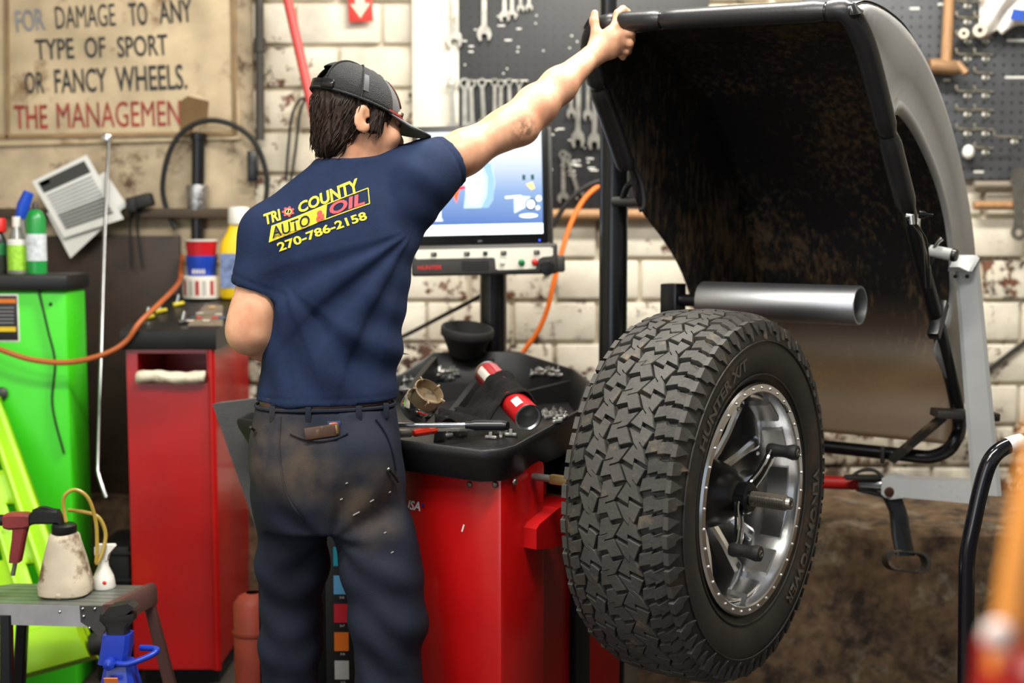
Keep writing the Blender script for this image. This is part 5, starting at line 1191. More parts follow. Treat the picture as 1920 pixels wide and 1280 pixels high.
def bottle(name, label, px, w, y0, y1, parts, Y=3.99, cat='bottle'):
    b = P(px, y1, Y); b.z = gz1; k = Y/FPX; H = (y1-y0)*k; t = thing(name, b, label, cat)
    for nm, pr_, mt in parts: MB().lathe([(r*w/2*k, h*H) for r, h in pr_], b, (0, 0, 1), 24).build(nm, mt, t)
    return t
GL = M('clear_plastic', (196, 200, 196), .15, var=.05, trans=.7)
bottle('oil_bottle', 'dark bottle with red cap at the far left of the green machine', -4, 34, 405, 514, [('body', [(0, 0), (1, 0), (1.02, .03), (1.02, .55), (.8, .66), (.5, .74)], M('dark_bottle', (40, 44, 42), .3)), ('label', [(1.03, .32), (1.03, .52)], M('green_label', (30, 110, 60), .5)), ('cap', [(.9, .70), (1.05, .72), (1.05, .92), (.9, .95), (0, .95)], M('red_cap', (196, 30, 26), .4))])
bottle('cleaner_bottle', 'clear bottle with lime green label and white cap on the green machine', 34, 34, 408, 514, [('body', [(0, 0), (1, 0), (1.03, .03), (1.03, .52), (.85, .60), (.5, .78), (.4, .84)], GL), ('label', [(1.05, .06), (1.05, .50)], M('lime_label', (158, 214, 60), .5, var=.25, vs=80)), ('shoulder_band', [(1.05, .50), (1.04, .58), (.9, .60)], WHITEP), ('cap', [(.45, .82), (.45, 1), (0, 1)], WHITEP)])
bottle('spray_can', 'green aerosol can with white label on the green machine', 70, 36, 395, 514, [('body', [(0, 0), (1, 0), (1, .86), (.7, .97), (.45, 1.0), (0, 1.0)], M('can_green', (24, 140, 60), .3)), ('label', [(1.02, .20), (1.02, .62)], M('pale_label', (206, 212, 218), .5, var=.3, vs=60)), ('nozzle', [(.3, 1.0), (.3, 1.08), (.15, 1.12), (0, 1.12)], GREY)], cat='spray can')
bt = thing('brush', P(46, 408, 4.06), 'bright blue brush handle standing up behind the bottles', 'brush'); bt.location.z = gz1
MB().tube([P(38, 408, 4.06), P(44, 385, 4.06), P(54, 360, 4.06)], [.016, .02, .016], 14).build('handle', M('blue_plastic', (24, 74, 190), .4), bt); MB().tube([Vector((P(38, 408, 4.06).x, 4.06, gz1)), P(38, 408, 4.06)], .012, 10).build('stem', GL, bt)
# ================================================================== floor clutter on the left
# lime plastic creeper leaning against the green machine
LIME = M('lime_plastic', (158, 214, 18), .45, var=.12, vs=6, dirt=(96, 130, 20), dirt_amt=.2, ds=8)
crp = thing('creeper', P(60, 1240, 3.55), 'lime green slotted plastic creeper leaning against the green machine', 'creeper'); crp.location.z = 0
A0, A1, B1, B0 = P(-230, 1330, 3.52), P(172, 1222, 3.58), P(-2, 742, 3.88), P(-330, 742, 3.86)
nrm = (A1-A0).cross(B0-A0).normalized(); nrm = nrm if nrm.y < 0 else -nrm
def CP(u, v, d=0): return (A0.lerp(A1, u)).lerp(B0.lerp(B1, u), v)+nrm*d
nu, nv = 44, 40; gr = MB()
idx = {}
vs = [CP(i/nu, j/nv, .004*math.sin(i*.6)) for j in range(nv+1) for i in range(nu+1)]; fs = []
for j in range(nv):
    for i in range(nu):
        if 3 < i < nu-2 and 5 < j < nv-2 and (i % 6 in (1, 2)) and ((j+(i//6 % 2)*4) % 9 in (1, 2, 3, 4)): continue
        q = j*(nu+1)+i; fs.append((q, q+1, q+nu+2, q+nu+1))
o = gr.add(vs, fs).build('board', LIME, crp, sharp=60); sm = o.modifiers.new('t', 'SOLIDIFY'); sm.thickness = .035; sm.offset = 0
for u in (.08, .22, .36, .495, .63, .77, .91):
    MB().tube([CP(u, .14, .02), CP(u+.01, .97, .02)], .010, 8).build('rib', LIME, crp)
MB().loft([[CP(u, v, d) for v, d in ((-.02, -.05), (-.02, .05), (.04, .07), (.11, .06), (.13, .0), (.11, -.05))] for u in (0, .3, .6, .85, 1.0)]).build('head_rest', LIME, crp, sharp=50)
MB().lathe([(.0, -.02), (.03, -.02), (.034, 0), (.03, .02), (0, .02)], CP(1.05, .02, .02), (A1-A0), 18).build('castor', RUBBER, crp)
# step platform
YS = 3.15; zs = P(150, 1131, YS).z; st = thing('step_platform', Vector((P(100, 1131, YS).x, YS+.15, 0)), 'worn aluminium step platform with folding legs', 'step stool')
sx_0, sx_1 = P(-160, 1131, YS).x, P(282, 1131, YS).x
GRYAL = M('grimy_aluminium', (132, 136, 130), .45, .7, var=.25, vs=12, dirt=(70, 62, 54), dirt_amt=.3, ds=10)
SIDE = M('rusty_plum_steel', (92, 62, 58), .6, var=.3, vs=8, dirt=(56, 40, 36), dirt_amt=.35)
FL, FR, BR, BL = Pz(-180, 1126, zs), Pz(212, 1136, zs), Pz(288, 1097, zs), Pz(28, 1093, zs)
def SP(u, v, d=0): return FL.lerp(FR, u).lerp(BL.lerp(BR, u), v)+Vector((0, 0, d))
for i in range(6): MB().loft([[SP(u, (i+.06)/6, d), SP(u, (i+.94)/6, d)] + [SP(u, (i+.94)/6, d-.016), SP(u, (i+.06)/6, d-.016)] for u, d in ((0, 0), (.97, 0))]).build('tread_slat', GRYAL, st, smooth=False)
MB().loft([[SP(u, 0, -.002), SP(u, .05, -.002), SP(u, .05, -.055), SP(u, 0, -.055)] for u in (0, .97)]).build('front_rail', M('pale_aluminium', (168, 168, 172), .4, .3, var=.25, vs=10), st, smooth=False)
MB().loft([[SP(.955, v, .004), SP(1.0, v, .006), SP(1.02, v, -.01), SP(1.02, v, -.05), SP(.955, v, -.05)] for v in (-.02, .1, .9, 1.02)]).build('end_cap', SIDE, st, sharp=30)
for (u, v, dx, dy, mt) in ((.48, .03, .0, -.03, BLKMET), (.97, .06, .06, -.05, SIDE), (.97, .95, .09, .05, SIDE), (.1, .95, -.06, .05, BLKMET)):
    a = SP(u, v, -.03); MB().loft([rect(a, .028, .022), rect(Vector((a.x+dx, a.y+dy, 0)), .034, .026)]).build('leg', mt, st, sharp=30)
YS = FR.y-.03
hp = [P(x, y, YS-.008) for x, y in ((150, 1135), (192, 1135), (205, 1165), (195, 1185), (190, 1198), (172, 1178), (152, 1165))]; MB().prism(hp, (0, -.004, 0)).build('hinge_plate', GREY, st, smooth=False)
for x, y in ((155, 1141), (178, 1141), (157, 1155), (168, 1177), (112, 1147)): MB().sphere(P(x, y, YS-.013), .004, 10, 6).build('rivet', ALU, st)
# fluid extractor jug with red pistol grip
YS = SP(.7, .5).y-.13
jb = P(124, 1118, YS+.13); jb.z = zs+.001; k = (YS+.13)/FPX
ex_ = thing('fluid_extractor', jb, 'grubby white fluid jug with black lid and red pistol grip on the platform', 'fluid extractor')
GRUB = M('grubby_white_plastic', (192, 180, 158), .55, var=.25, vs=12, dirt=(104, 82, 58), dirt_amt=.5, ds=14)
MB().loft([sq(jb+Vector((0, 0, z*k)), w*k, w*.9*k, 32, pp_) for z, w, pp_ in ((0, 40, 3), (5, 48, 3), (22, 49, 3), (36, 46, 2.8), (70, 39, 2.6), (105, 30, 2.4), (116, 28, 2.2), (120, 24, 2))]).build('jug', GRUB, ex_)
for a in (.5, 1.57, 2.64, -1.57): MB().sphere(jb+Vector((38*k*math.cos(a), -36*k*math.sin(a), 9*k)), (11*k, 9*k, 9*k), 10, 8).build('foot', GRUB, ex_)
MB().lathe([(22*k, 116*k), (23.5*k, 118*k), (23.5*k, 134*k), (20*k, 137*k), (0, 137*k)], jb, (0, 0, 1), 28).build('lid', BLACK, ex_)
YJ_ = YS+.13
MB().loft([rect(P(x, y, YJ_), w*k, h*k, Matrix.Rotation(math.pi/2, 3, 'Y')) for x, y, w, h in ((118, 978, 16, 18), (110, 968, 26, 22), (70, 966, 30, 26), (58, 972, 22, 22))]).build('pump_head', BLACK, ex_, sharp=40)
MB().tube(spline([P(62, 958, YJ_), P(80, 951, YJ_), P(100, 955, YJ_), P(110, 960, YJ_)], 4), 3*k, 8).build('trigger', BLACK, ex_)
REDG = M('dull_red_tool', (122, 40, 40), .5, var=.2, dirt=(60, 26, 26), dirt_amt=.3)
MB().loft([rect(P(x, y, YJ_), w*k, 28*k, Matrix.Rotation(math.pi/2, 3, 'Y')) for x, y, w in ((58, 974, 22), (50, 975, 30), (20, 976, 32), (10, 976, 26))]).build('gun_body', REDG, ex_, sharp=40)
MB().tube([P(12, 975, YJ_), P(-40, 975, YJ_)], 11*k, 14).build('gun_nose', BLACK, ex_)
MB().loft([rect(P(x, y, YJ_), w*k, 22*k) for x, y, w in ((40, 985, 28), (36, 1010, 23), (31, 1040, 22), (29, 1053, 20))]).build('gun_grip', REDG, ex_, sharp=40)
MB().tube([P(29, 1052, YJ_), P(24, 1078, YJ_)], 4.5*k, 10).build('air_coupling', STEEL, ex_)
TUBEY = M('amber_hose', (168, 140, 62), .35, var=.2)
MB().tube(spline([P(124, 978, YJ_), P(119, 950, YJ_), P(122, 928, YJ_), P(142, 918, YJ_+.01), P(166, 935, YJ_+.02), P(180, 980, YJ_+.03), P(182, 1030, YJ_+.03), P(181, 1056, YJ_+.03), P(192, 1035, YJ_+.04), P(198, 1000, YJ_+.05), P(185, 970, YJ_+.05), P(160, 960, YJ_+.05), P(128, 956, YJ_+.05)], 6), 3.6*k, 8).build('hose', TUBEY, ex_)
sb0 = P(195, 1100, SP(.8, .85).y); YS = sb0.y-.28; sb0.z = zs+.001; k2 = (YS+.28)/FPX
spb = thing('spray_bottle', sb0, 'white trigger spray bottle with small red mark behind the jug', 'spray bottle')
MB().lathe([(0, 0), (21*k2, 0), (22*k2, 3*k2), (19*k2, 22*k2), (10*k2, 42*k2), (9*k2, 56*k2), (0, 56*k2)], sb0, (0, 0, 1), 24).build('bottle', WHITEP, spb)
MB().loft([[sb0+Vector((x*k2, y*k2, z*k2)) for x, y in ((-a, -8), (b_, -8), (b_, 8), (-a, 8))] for z, a, b_ in ((54, 9, 9), (66, 14, 12), (80, 14, 24), (84, 10, 22))]).build('trigger_head', WHITEP, spb, sharp=40)
MB().sphere(sb0+Vector((7*k2, -19*k2, 14*k2)), (4*k2, 2*k2, 4*k2), 10, 6).build('red_mark', M('red_mark', (206, 50, 30), .5), spb)
crx = P(232, 1050, 4.1); crt = thing('crate', Vector((crx.x, crx.y, 0)), 'black ribbed plastic crate standing between the platform and the red cabinet', 'crate')
crt_z = P(232, 1008, 4.1).z
MB().box((crx.x, crx.y, crt_z/2), (.11, .24, crt_z), bev=.006).build('box', BLACK, crt)
for i in range(5): MB().box((crx.x, crx.y, crt_z*(.15+.2*i)), (.122, .252, .012), bev=.003).build('ridge', BLACK, crt)
# blue jack stand in front of the platform
YK = 2.98; jc = P(225, 1200, YK); jk = thing('jack_stand', Vector((jc.x, jc.y, 0)), 'blue steel jack stand with black saddle in front of the platform', 'jack stand'); kk_ = YK/FPX
BLUE = M('blue_enamel', (22, 54, 168), .35, var=.12, coat=.2)
def fr_(cx, cy, w, d): return rect(P(cx, cy, YK), w*kk_, d*kk_)
MB().loft([fr_(222, 1186, 52, 40), fr_(220, 1210, 54, 44), fr_(214, 1240, 54, 44)]).build('collar', BLUE, jk, sharp=30)
bb = P(225, 1238, YK); MB().loft([rect(Vector((bb.x, YK, bb.z)), .060, .055), rect(Vector((bb.x, YK, .02)), .22, .20), rect(Vector((bb.x, YK, 0)), .23, .21)]).build('base', BLUE, jk, sharp=30)
MB().loft([fr_(222, 1148, 64, 30), fr_(222, 1160, 66, 32), fr_(222, 1172, 44, 30), fr_(222, 1190, 38, 30)]).build('saddle', M('saddle_black', (26, 24, 23), .55, var=.2), jk, sharp=30)
MB().prism([P(x, y, YK-.02) for x, y in ((192, 1152), (205, 1138), (240, 1132), (252, 1140), (236, 1152), (212, 1158))], (0, .04, 0)).build('saddle_tip', MATS['saddle_black'], jk, smooth=False)
MB().tube(spline([P(216, 1244, YK-.03), P(240, 1244, YK-.035), P(270, 1234, YK-.03), P(290, 1224, YK-.02), P(292, 1216, YK+.0), P(264, 1214, YK+.02)], 5), 6*kk_, 10).build('release_lever', BLUE, jk)
MB().lathe([(8*kk_, -.02), (11*kk_, -.015), (11*kk_, .015), (0, .02)], P(207, 1243, YK-.035), (0, -1, 0), 16).build('lever_boss', BLUE, jk)
MB().box(P(208, 1275, YK-.055), (26*kk_, .003, 10*kk_), Matrix.Rotation(.35, 3, 'X')).build('warning_label', M('label_warn_orange', (226, 120, 40), .5), jk, smooth=False)
# air hose sagging across from the left
tag(MB().tube(spline([P(-60, 632, 3.86), P(0, 655, 3.84), P(60, 674, 3.84), P(130, 679, 3.84), P(195, 664, 3.84), P(236, 640, 3.86), P(262, 604, 3.88), P(300, 568, 4.0), P(335, 530, 4.3), P(340, 500, 4.46), P(342, 480, 4.54)], 7), .0085, 10).build('air_hose', M('orange_brown_hose', (168, 86, 40), .5, var=.2)), 'orange-brown air hose sagging in front of the green machine', 'hose')
# ================================================================== things on the wall
YW = WALL_Y-.035
# painted sign
sg = thing('painted_sign', P(215, 262, YW), 'weathered beige board lettered about damage to sport or fancy wheels', 'sign')
SR = Matrix.Rotation(math.radians(-1.6), 3, 'Y')
sc0 = P(170, 90, YW); k = YW/FPX
SIGN = M('weathered_beige_board', (206, 186, 152), .75, var=.28, vs=7, dirt=(122, 92, 58), dirt_amt=.36, ds=6, bump=.15)
MB().box(sc0, (540*k, .025, 350*k), SR, bev=.004).build('board', SIGN, sg)
def sgp(px, py, d=0): return P(px, py, YW-.0135-d)
for (x0, y0), (x1, y1) in (((-105, 258), (440, 250)), ((436, -90), (441, 252)), ((12, -90), (14, 262))):
    a, b = sgp(x0, y0), sgp(x1, y1); MB().box((a+b)/2, ((b-a).length, .014, .016), frame3(b-a, (0, 1, 0)), bev=.003).build('batten', M('brown_batten', (148, 122, 88), .8, var=.3, vs=12), sg)
INK = M('faded_black_paint', (58, 58, 58), .8, var=.5, vs=30); INKB = M('faded_blue_grey_paint', (140, 144, 152), .8, var=.3, vs=30); INKR = M('faded_red_paint', (158, 58, 50), .8, var=.45, vs=30)
RT = Matrix((SR @ Vector((1, 0, 0)), SR @ Vector((0, 0, 1)), Vector((0, -1, 0)))).transposed()
def sline(s, x0, y0, x1, y1, h, mat):
    a, b = sgp(x0, y0), sgp(x1, y1); R = Matrix(((b-a).normalized(), Vector((0, -1, 0)).cross((b-a).normalized())*1, Vector((0, -1, 0)))).transposed()
    text(s, a, R, h*k, mat, sg, 'sign_lettering', bold=0 if 'M' in s else .012, width=(b-a).length, extrude=.002)
sline('FOR', 32, 60, 86, 55, 40, INKB); sline('DAMAGE', 106, 54, 218, 48, 42, INK); sline('TO', 244, 48, 278, 46, 42, INK); sline('ANY', 300, 44, 362, 40, 42, INK)
sline('TYPE', 68, 112, 140, 109, 38, INK); sline('OF', 160, 108, 199, 107, 38, INK); sline('SPORT', 222, 107, 316, 102, 38, INK)
sline('OR', 48, 175, 84, 174, 40, INK); sline('FANCY', 104, 174, 202, 171, 44, INK); sline('WHEELS.', 218, 171, 352, 166, 46, INK)
sline('THE', 28, 241, 90, 240, 44, INKR); sline('MANAGEMEN', 108, 240, 340, 235, 48, INKR)
MB().prism([sgp(x, y, .001) for x, y in ((338, 190), (352, 180), (392, 190), (388, 232), (372, 226), (360, 246), (338, 242))], (0, -.002, 0)).build('torn_patch', M('bare_brown_patch', (112, 88, 56), .9, var=.3), sg, smooth=False)
# dark brown steel sheet below the ledge
tag(MB().box(((P(88, 700, YW).x+P(345, 700, YW).x)/2, YW-.01, (P(200, 442, YW).z+.49)/2), (P(345, 700, YW).x-P(88, 700, YW).x, .02, P(200, 442, YW).z-.49), bev=.003).build('brown_panel', M('dark_brown_sheet', (52, 36, 26), .6, var=.35, vs=4, dirt=(30, 22, 17), dirt_amt=.4, ds=5)), 'dark brown sheet panel on the wall behind the thin metal rod', 'panel')
# hanging papers
def sheet(corners, Y, label):
    c = [P(x, y, Y) for x, y in corners]; t = thing('paper_sheet', (c[2]+c[3])/2, label, 'paper', 'papers on the wall')
    MB().prism(c, (0, .002, 0)).build('sheet', M('paper_white', (226, 226, 222), .8, var=.05), t, smooth=False)
    return t, (lambda u, v: (c[0].lerp(c[1], u)).lerp(c[3].lerp(c[2], u), v)+Vector((0, -.0012, 0)))
sheet(((88, 400), (196, 322), (238, 384), (132, 484)), YW-.085, 'white sheet tucked behind the printed notice')
t, f = sheet(((60, 340), (162, 290), (232, 410), (120, 446)), YW-.10, 'printed notice sheet with dark heading, hung askew by the thin rod')
def quad(u0, v0, u1, v1, mat): MB().prism([f(u0, v0), f(u1, v0), f(u1, v1), f(u0, v1)], (0, -.0006, 0)).build('print', mat, t, smooth=False)
quad(.08, .06, .92, .24, M('print_charcoal', (64, 64, 62), .8)); quad(.10, .07, .26, .14, M('print_orange', (206, 90, 56), .8))
for i in range(11): quad(.10, .29+.055*i, .90, .29+.055*i+(.028 if i < 6 else .042), M('print_grey', (150, 152, 154), .8) if i < 6 else M('print_grey2', (108, 108, 108), .8))
# thin metal rod hanging, wall fittings
rd = thing('metal_rod', P(190, 925, 4.34), 'long thin steel rod with bent tip hanging from the sign', 'rod')
MB().tube(spline([P(204, 262, YW-.03), P(196, 450, 4.36), P(190, 650, 4.16), P(184, 860, 3.95), P(184, 885, 3.93), P(192, 912, 3.91), P(199, 932, 3.90)], 5), .006, 10).build('shaft', ALU, rd)
MB().box(P(201, 258, YW-.03), (.03, .03, .028), Matrix.Rotation(.5, 3, 'Y'), bev=.006).build('clip', CHROME, rd)
pv = thing('wall_pipe', P(370, 440, YW-.03), 'black vertical pipe with a band of silver foil tape', 'pipe')
MB().tube([P(372, 262, YW-.03), P(370, 470, YW-.03)], 12*k, 14).build('pipe', BLKMET, pv); MB().tube([P(372, 262, YW-.03), P(372, 250, YW-.03)], 15*k, 14).build('collar', BLKMET, pv)
MB().loft([[P(370, y, YW-.03)+Vector((r*k*math.cos(a), r*k*math.sin(a), 0)) for a in [2*math.pi*i/18 for i in range(18)]] for y, r in ((408, 17), (400, 18.5), (380, 19), (352, 21), (347, 20))]).build('foil_tape', M('crumpled_foil', (176, 176, 176), .25, .9, var=.3, vs=40, bump=1.0, bs=70), pv)
tag(MB().tube(spline([P(330, 430, YW-.04), P(312, 390, YW-.04), P(305, 345, YW-.05), P(318, 285, YW-.06), P(345, 245, YW-.06), P(390, 226, YW-.06), P(440, 236, YW-.06), P(480, 270, YW-.05), P(500, 330, YW-.04), P(498, 380, YW-.04)], 7), 5*k, 10).build('black_cable', RUBBER), 'thick black cable looped in an arch over the foil-taped pipe', 'cable')
jb_ = thing('junction_box', P(472, 340, YW-.02), 'small black junction box on the wall inside the cable loop', 'box')
MB().box(P(474, 312, YW-.02), (18*k, .03, 56*k), bev=.003).build('cover', BLKMET, jb_); MB().sphere(P(474, 300, YW-.037), .004, 8, 6).build('screw', STEEL, jb_)
pl_ = thing('wall_plug', P(262, 395, YW-.05), 'black plug adaptor on the ledge with dangling cords', 'plug')
MB().box(P(264, 378, YW-.08), (46*k, .05, 24*k), Matrix.Rotation(-.25, 3, 'Y'), bev=.008).build('body', RUBBER, pl_); MB().box(P(248, 384, YW-.09), (18*k, .05, 26*k), bev=.006).build('body', RUBBER, pl_)
for dx in (0, 14): MB().tube(spline([P(248+dx, 390, YW-.08), P(244+dx, 430, YW-.05), P(246+dx*1.5, 500, YW-.04)], 5), 2.4*k, 8).build('cord', RUBBER, pl_)
cd_ = thing('conduit', P(487, 256, YW-.03), 'dark grey conduit pipe running down beside the sign', 'pipe')
MB().tube([P(486, -60, YW-.03), P(488, 262, YW-.03)], 8*k, 12).build('pipe', M('conduit_grey', (66, 62, 56), .6, var=.2), cd_); MB().tube([P(487, 72, YW-.03), P(487, 98, YW-.03)], 11*k, 12).build('coupling', MATS['conduit_grey'], cd_)
tag(MB().tube([P(530, -40, 4.42), P(588, 214, 4.36), P(640, 450, 4.28)], 8.5*k, 14).build('red_pole', M('faded_red_pole', (214, 76, 72), .5, var=.1)), 'red pole leaning diagonally behind the mechanic', 'pole')
for i, dx in enumerate((0, 14)):
    tag(MB().tube(spline([P(536+dx*.7, 340, YW-.02), P(540+dx, 280, YW-.02), P(548+dx, 215, YW-.03), P(564+dx*.6, 186, YW-.03), P(580, 190, YW-.03), P(586, 230, YW-.03)], 6), 2.6*k, 8).build('thin_cable', RUBBER), ['thin black cable, left one of the pair behind the head', 'thin black cable, right one of the pair behind the head'][i], 'cable', 'thin cables behind the head')
# extinguisher sign with arrow
es = thing('extinguisher_sign', P(676, 40, YW-.02), 'small red sign with pale downward arrow', 'sign')
MB().box(P(675, 0, YW-.012), (44*k, .004, 78*k), Matrix.Rotation(math.radians(-2), 3, 'Y'), bev=.001).build('plate', M('sign_red', (208, 58, 46), .5, var=.05), es)
MB().prism([P(x, y, YW-.0145) for x, y in ((666, -30), (684, -30), (684, 6), (694, 6), (676, 34), (657, 8), (666, 8))], (0, -.001, 0)).build('arrow', M('sign_cream', (232, 214, 190), .6), es, smooth=False)
# ---- peg boards
def pegboard(name, label, x0, x1, y0, y1, col, hole):
    m, N, L, B = node_mat(name+'_surface'); B.inputs['Roughness'].default_value = .5
    g = N.new('ShaderNodeNewGeometry'); s_ = N.new('ShaderNodeSeparateXYZ'); L.new(g.outputs['Position'], s_.inputs[0])
    def mth(op, a, b=None):
        x = N.new('ShaderNodeMath'); x.operation = op
        for i, v in enumerate((a, b)):
            if v is None: continue
            if isinstance(v, (int, float)): x.inputs[i].default_value = v
            else: L.new(v, x.inputs[i])
        return x.outputs[0]
    pit = 17.2*k; fx = mth('SUBTRACT', mth('FRACT', mth('DIVIDE', s_.outputs['X'], pit)), .5); fz_ = mth('SUBTRACT', mth('FRACT', mth('DIVIDE', s_.outputs['Z'], pit)), .5)
    dd = mth('SQRT', mth('ADD', mth('MULTIPLY', fx, fx), mth('MULTIPLY', fz_, fz_))); h = mth('LESS_THAN', dd, .14)
    n_ = N.new('ShaderNodeTexNoise'); n_.inputs['Scale'].default_value = 9; n_.inputs['Detail'].default_value = 6; L.new(g.outputs['Position'], n_.inputs['Vector'])
    a = N.new('ShaderNodeMix'); a.data_type = 'RGBA'; L.new(n_.outputs[0], a.inputs['Factor']); a.inputs['A'].default_value = srgb([c*.8 for c in col]); a.inputs['B'].default_value = srgb([min(255, c*1.2) for c in col])
    b = N.new('ShaderNodeMix'); b.data_type = 'RGBA'; L.new(h, b.inputs['Factor']); L.new(a.outputs['Result'], b.inputs['A']); b.inputs['B'].default_value = srgb(hole); L.new(b.outputs['Result'], B.inputs['Base Color'])
    a_, b_ = P(x0, y1, YW-.02), P(x1, y0, YW-.02)
    return tag(MB().box((a_+b_)/2, (b_.x-a_.x, .012, b_.z-a_.z), bev=.002).build(name, m), label, 'pegboard')
PY = YW-.027
pb1 = pegboard('pegboard', 'black pegboard hung with wrenches above the monitor', 860, 1330, -70, 402, (34, 34, 36), (10, 10, 10))
pb2 = pegboard('pegboard', 'dark grey pegboard with empty hooks behind the hood, right', 1500, 1990, -70, 336, (74, 76, 80), (12, 12, 13))
rnd = random.Random(11)
for i in range(46):
    x, y = rnd.choice([(rnd.uniform(866, 1100), rnd.uniform(20, 142)), (rnd.uniform(1035, 1115), rnd.uniform(240, 330))]); w_ = rnd.choice((3, 4, 9, 13))
    MB().box(P(x, y, PY), (w_*k, .002, 2.6*k)).build('label_strip', WHITEP, pb1, smooth=False)
for x, y, w_ in ((1715, 16, 18), (1768, 8, 18), (1905, 76, 34), (1905, 145, 40), (1835, 322, 18), (1775, 150, 12)): MB().box(P(x, y, PY), (w_*k, .002, 4*k)).build('label_strip', WHITEP, pb2, smooth=False)
# wrench: open jaw at the bottom, ring at the top
def wrench_mesh():
    m = MB(); n_ = 22
    out = [(math.cos(a)*.085, .92+math.sin(a)*.085) for a in [2*math.pi*i/n_ for i in range(n_)]]; inn = [(math.cos(a)*.050, .92+math.sin(a)*.050) for a in [2*math.pi*i/n_ for i in range(n_)]]
    v3 = lambda p, y: Vector((p[0], y, p[1])); m.loft([[v3(p, -.03) for p in out], [v3(p, .03) for p in out], [v3(p, .03) for p in inn], [v3(p, -.03) for p in inn]], loop=True)
    m.loft([[Vector((x*w_, y*.02, z)) for x, y in ((-1, -1), (1, -1), (1, 1), (-1, 1))] for z, w_ in ((.16, .05), (.22, .042), (.80, .036), (.85, .05))])
    jaw = [(-.05, .20), (.05, .20), (.095, .15), (.115, .08), (.085, .0), (.055, .005), (.05, .075), (.0, .10), (-.045, .075), (-.04, .0), (-.07, -.01), (-.115, .07), (-.10, .15)]
    m.prism([v3(p, -.025) for p in jaw], (0, .05, 0)); return m
wm2 = wrench_mesh(); wmesh = bpy.data.meshes.new('wrench'); wmesh.from_pydata([tuple(v) for v in wm2.v], [], wm2.f); wmesh.materials.append(M('tarnished_wrench_steel', (176, 172, 162), .32, .85, var=.3, vs=25, dirt=(120, 98, 72), dirt_amt=.3, ds=18))
bm = bmesh.new(); bm.from_mesh(wmesh); bmesh.ops.recalc_face_normals(bm, faces=bm.faces[:]); bm.to_mesh(wmesh); bm.free()
ordn = ['first', 'second', 'third', 'fourth', 'fifth', 'sixth', 'seventh', 'eighth', 'ninth', 'tenth']
def wrench(px, y0, y1, label, group, tilt=0, Y=PY-.012, fat=1.0):
    o = bpy.data.objects.new('wrench', wmesh); COL.objects.link(o); Lm = (y1-y0)*k; b = P(px, y1, Y); o.location = b; o.scale = (Lm*fat, Lm*.8, Lm/1.005); o.rotation_euler = (0, tilt, 0); tag(o, label, 'wrench', group)
for i, (x, y0, y1) in enumerate(((908, -55, 76), (946, -50, 40), (960, -46, 36), (976, -40, 22), (992, -40, 20))):
    wrench(x, y0, y1, '%s wrench from the left in the top row of the black pegboard' % ordn[i], 'top row wrenches', 0, fat=1 if i else .9)
wrench(852, -60, 88, 'rusty long wrench hanging on the white pilaster', 'top row wrenches', 0, WALL_Y-.08, .9)
for i, (x, y0, y1) in enumerate(((850, 148, 250), (872, 150, 262), (886, 152, 248), (908, 150, 240), (928, 150, 232), (938, 152, 236), (957, 150, 226), (975, 152, 218))):
    wrench(x, y0, y1, '%s wrench from the left in the row just above the monitor' % ordn[i], 'wrenches above the monitor', rnd.uniform(-.05, .05), WALL_Y-.09 if x < 858 else PY-.014, 1.1)
for i, (x, y0, y1) in enumerate(((1071, 122, 222), (1083, 120, 276), (1102, 122, 226), (1114, 130, 280))):
    wrench(x, y0, y1, '%s wrench from the left between the raised forearm and the hood' % ordn[i], 'wrenches by the forearm', rnd.uniform(-.03, .03), PY-.012-.008*(i % 2), .72)
wrench(1056, 284, 380, 'upright wrench on the low hook right of the monitor', 'low wrenches'); wrench(1088, 284, 372, 'slanting wrench on the low hook right of the monitor', 'low wrenches', -.32)
MB().tube([P(862, 152, PY-.01), P(990, 152, PY-.01)], .004, 8).build('hanging_rail', STEEL, pb1); MB().tube([P(1050, 124, PY-.006), P(1118, 124, PY-.006)], .004, 8).build('hanging_rail', STEEL, pb1)
# shelf rails under both boards
for i, (x0, x1, y, c, lab) in enumerate(((1030, 1300, 402, WOOD, 'wooden rail under the black pegboard'), (1826, 1990, 347, M('grey_pipe', (150, 140, 126), .5, .3, var=.2), 'grey pipe fixed along the wall below the right pegboard'), (1826, 1990, 385, WOOD, 'wooden pole on the wall below the grey pipe'))):
    tag(MB().tube([P(x0, y, YW-.03), P(x1, y, YW-.03)], 8*k if i else 10*k, 12).build('wall_rail', c), lab, 'rail')
# hooks on the right board
def hook(px, py, label, ln=34):
    t = thing('peg_hook', P(px, py, PY), label, 'hook', 'peg hooks')
    MB().tube(spline([P(px+6, py, PY), P(px-4, py-1, PY-.05), P(px-ln*.55, py-3, PY-.06), P(px-ln*.62, py-13, PY-.062)], 4), 2.0*k, 8).build('prong', M('galvanised_wire', (176, 170, 154), .4, .7, var=.15), t)
    MB().tube([P(px-14, py, PY-.003), P(px+14, py, PY-.003)], 2.0*k, 6).build('crossbar', MATS['galvanised_wire'], t); MB().tube([P(px, py, PY-.003), P(px, py+15, PY-.003)], 2.0*k, 6).build('stay', MATS['galvanised_wire'], t)
    MB().box(P(px, py+7, PY), (13*k, .003, 6*k)).build('plate', WHITEP, t, smooth=False)
for c_, (x, nm) in enumerate(((1814, 'left'), (1848, 'right'))):
    for r_, y in enumerate((4, 34, 70, 103, 138, 172, 207, 243, 278)):
        if c_ == 0 and r_ in (4, 8): continue
        hook(x, y, 'wire peg hook, %s from the top in the %s column' % (ordn[r_], nm))
hook(1902, 258, 'long wire peg hook at the far right above the ratchet wrench', 62)
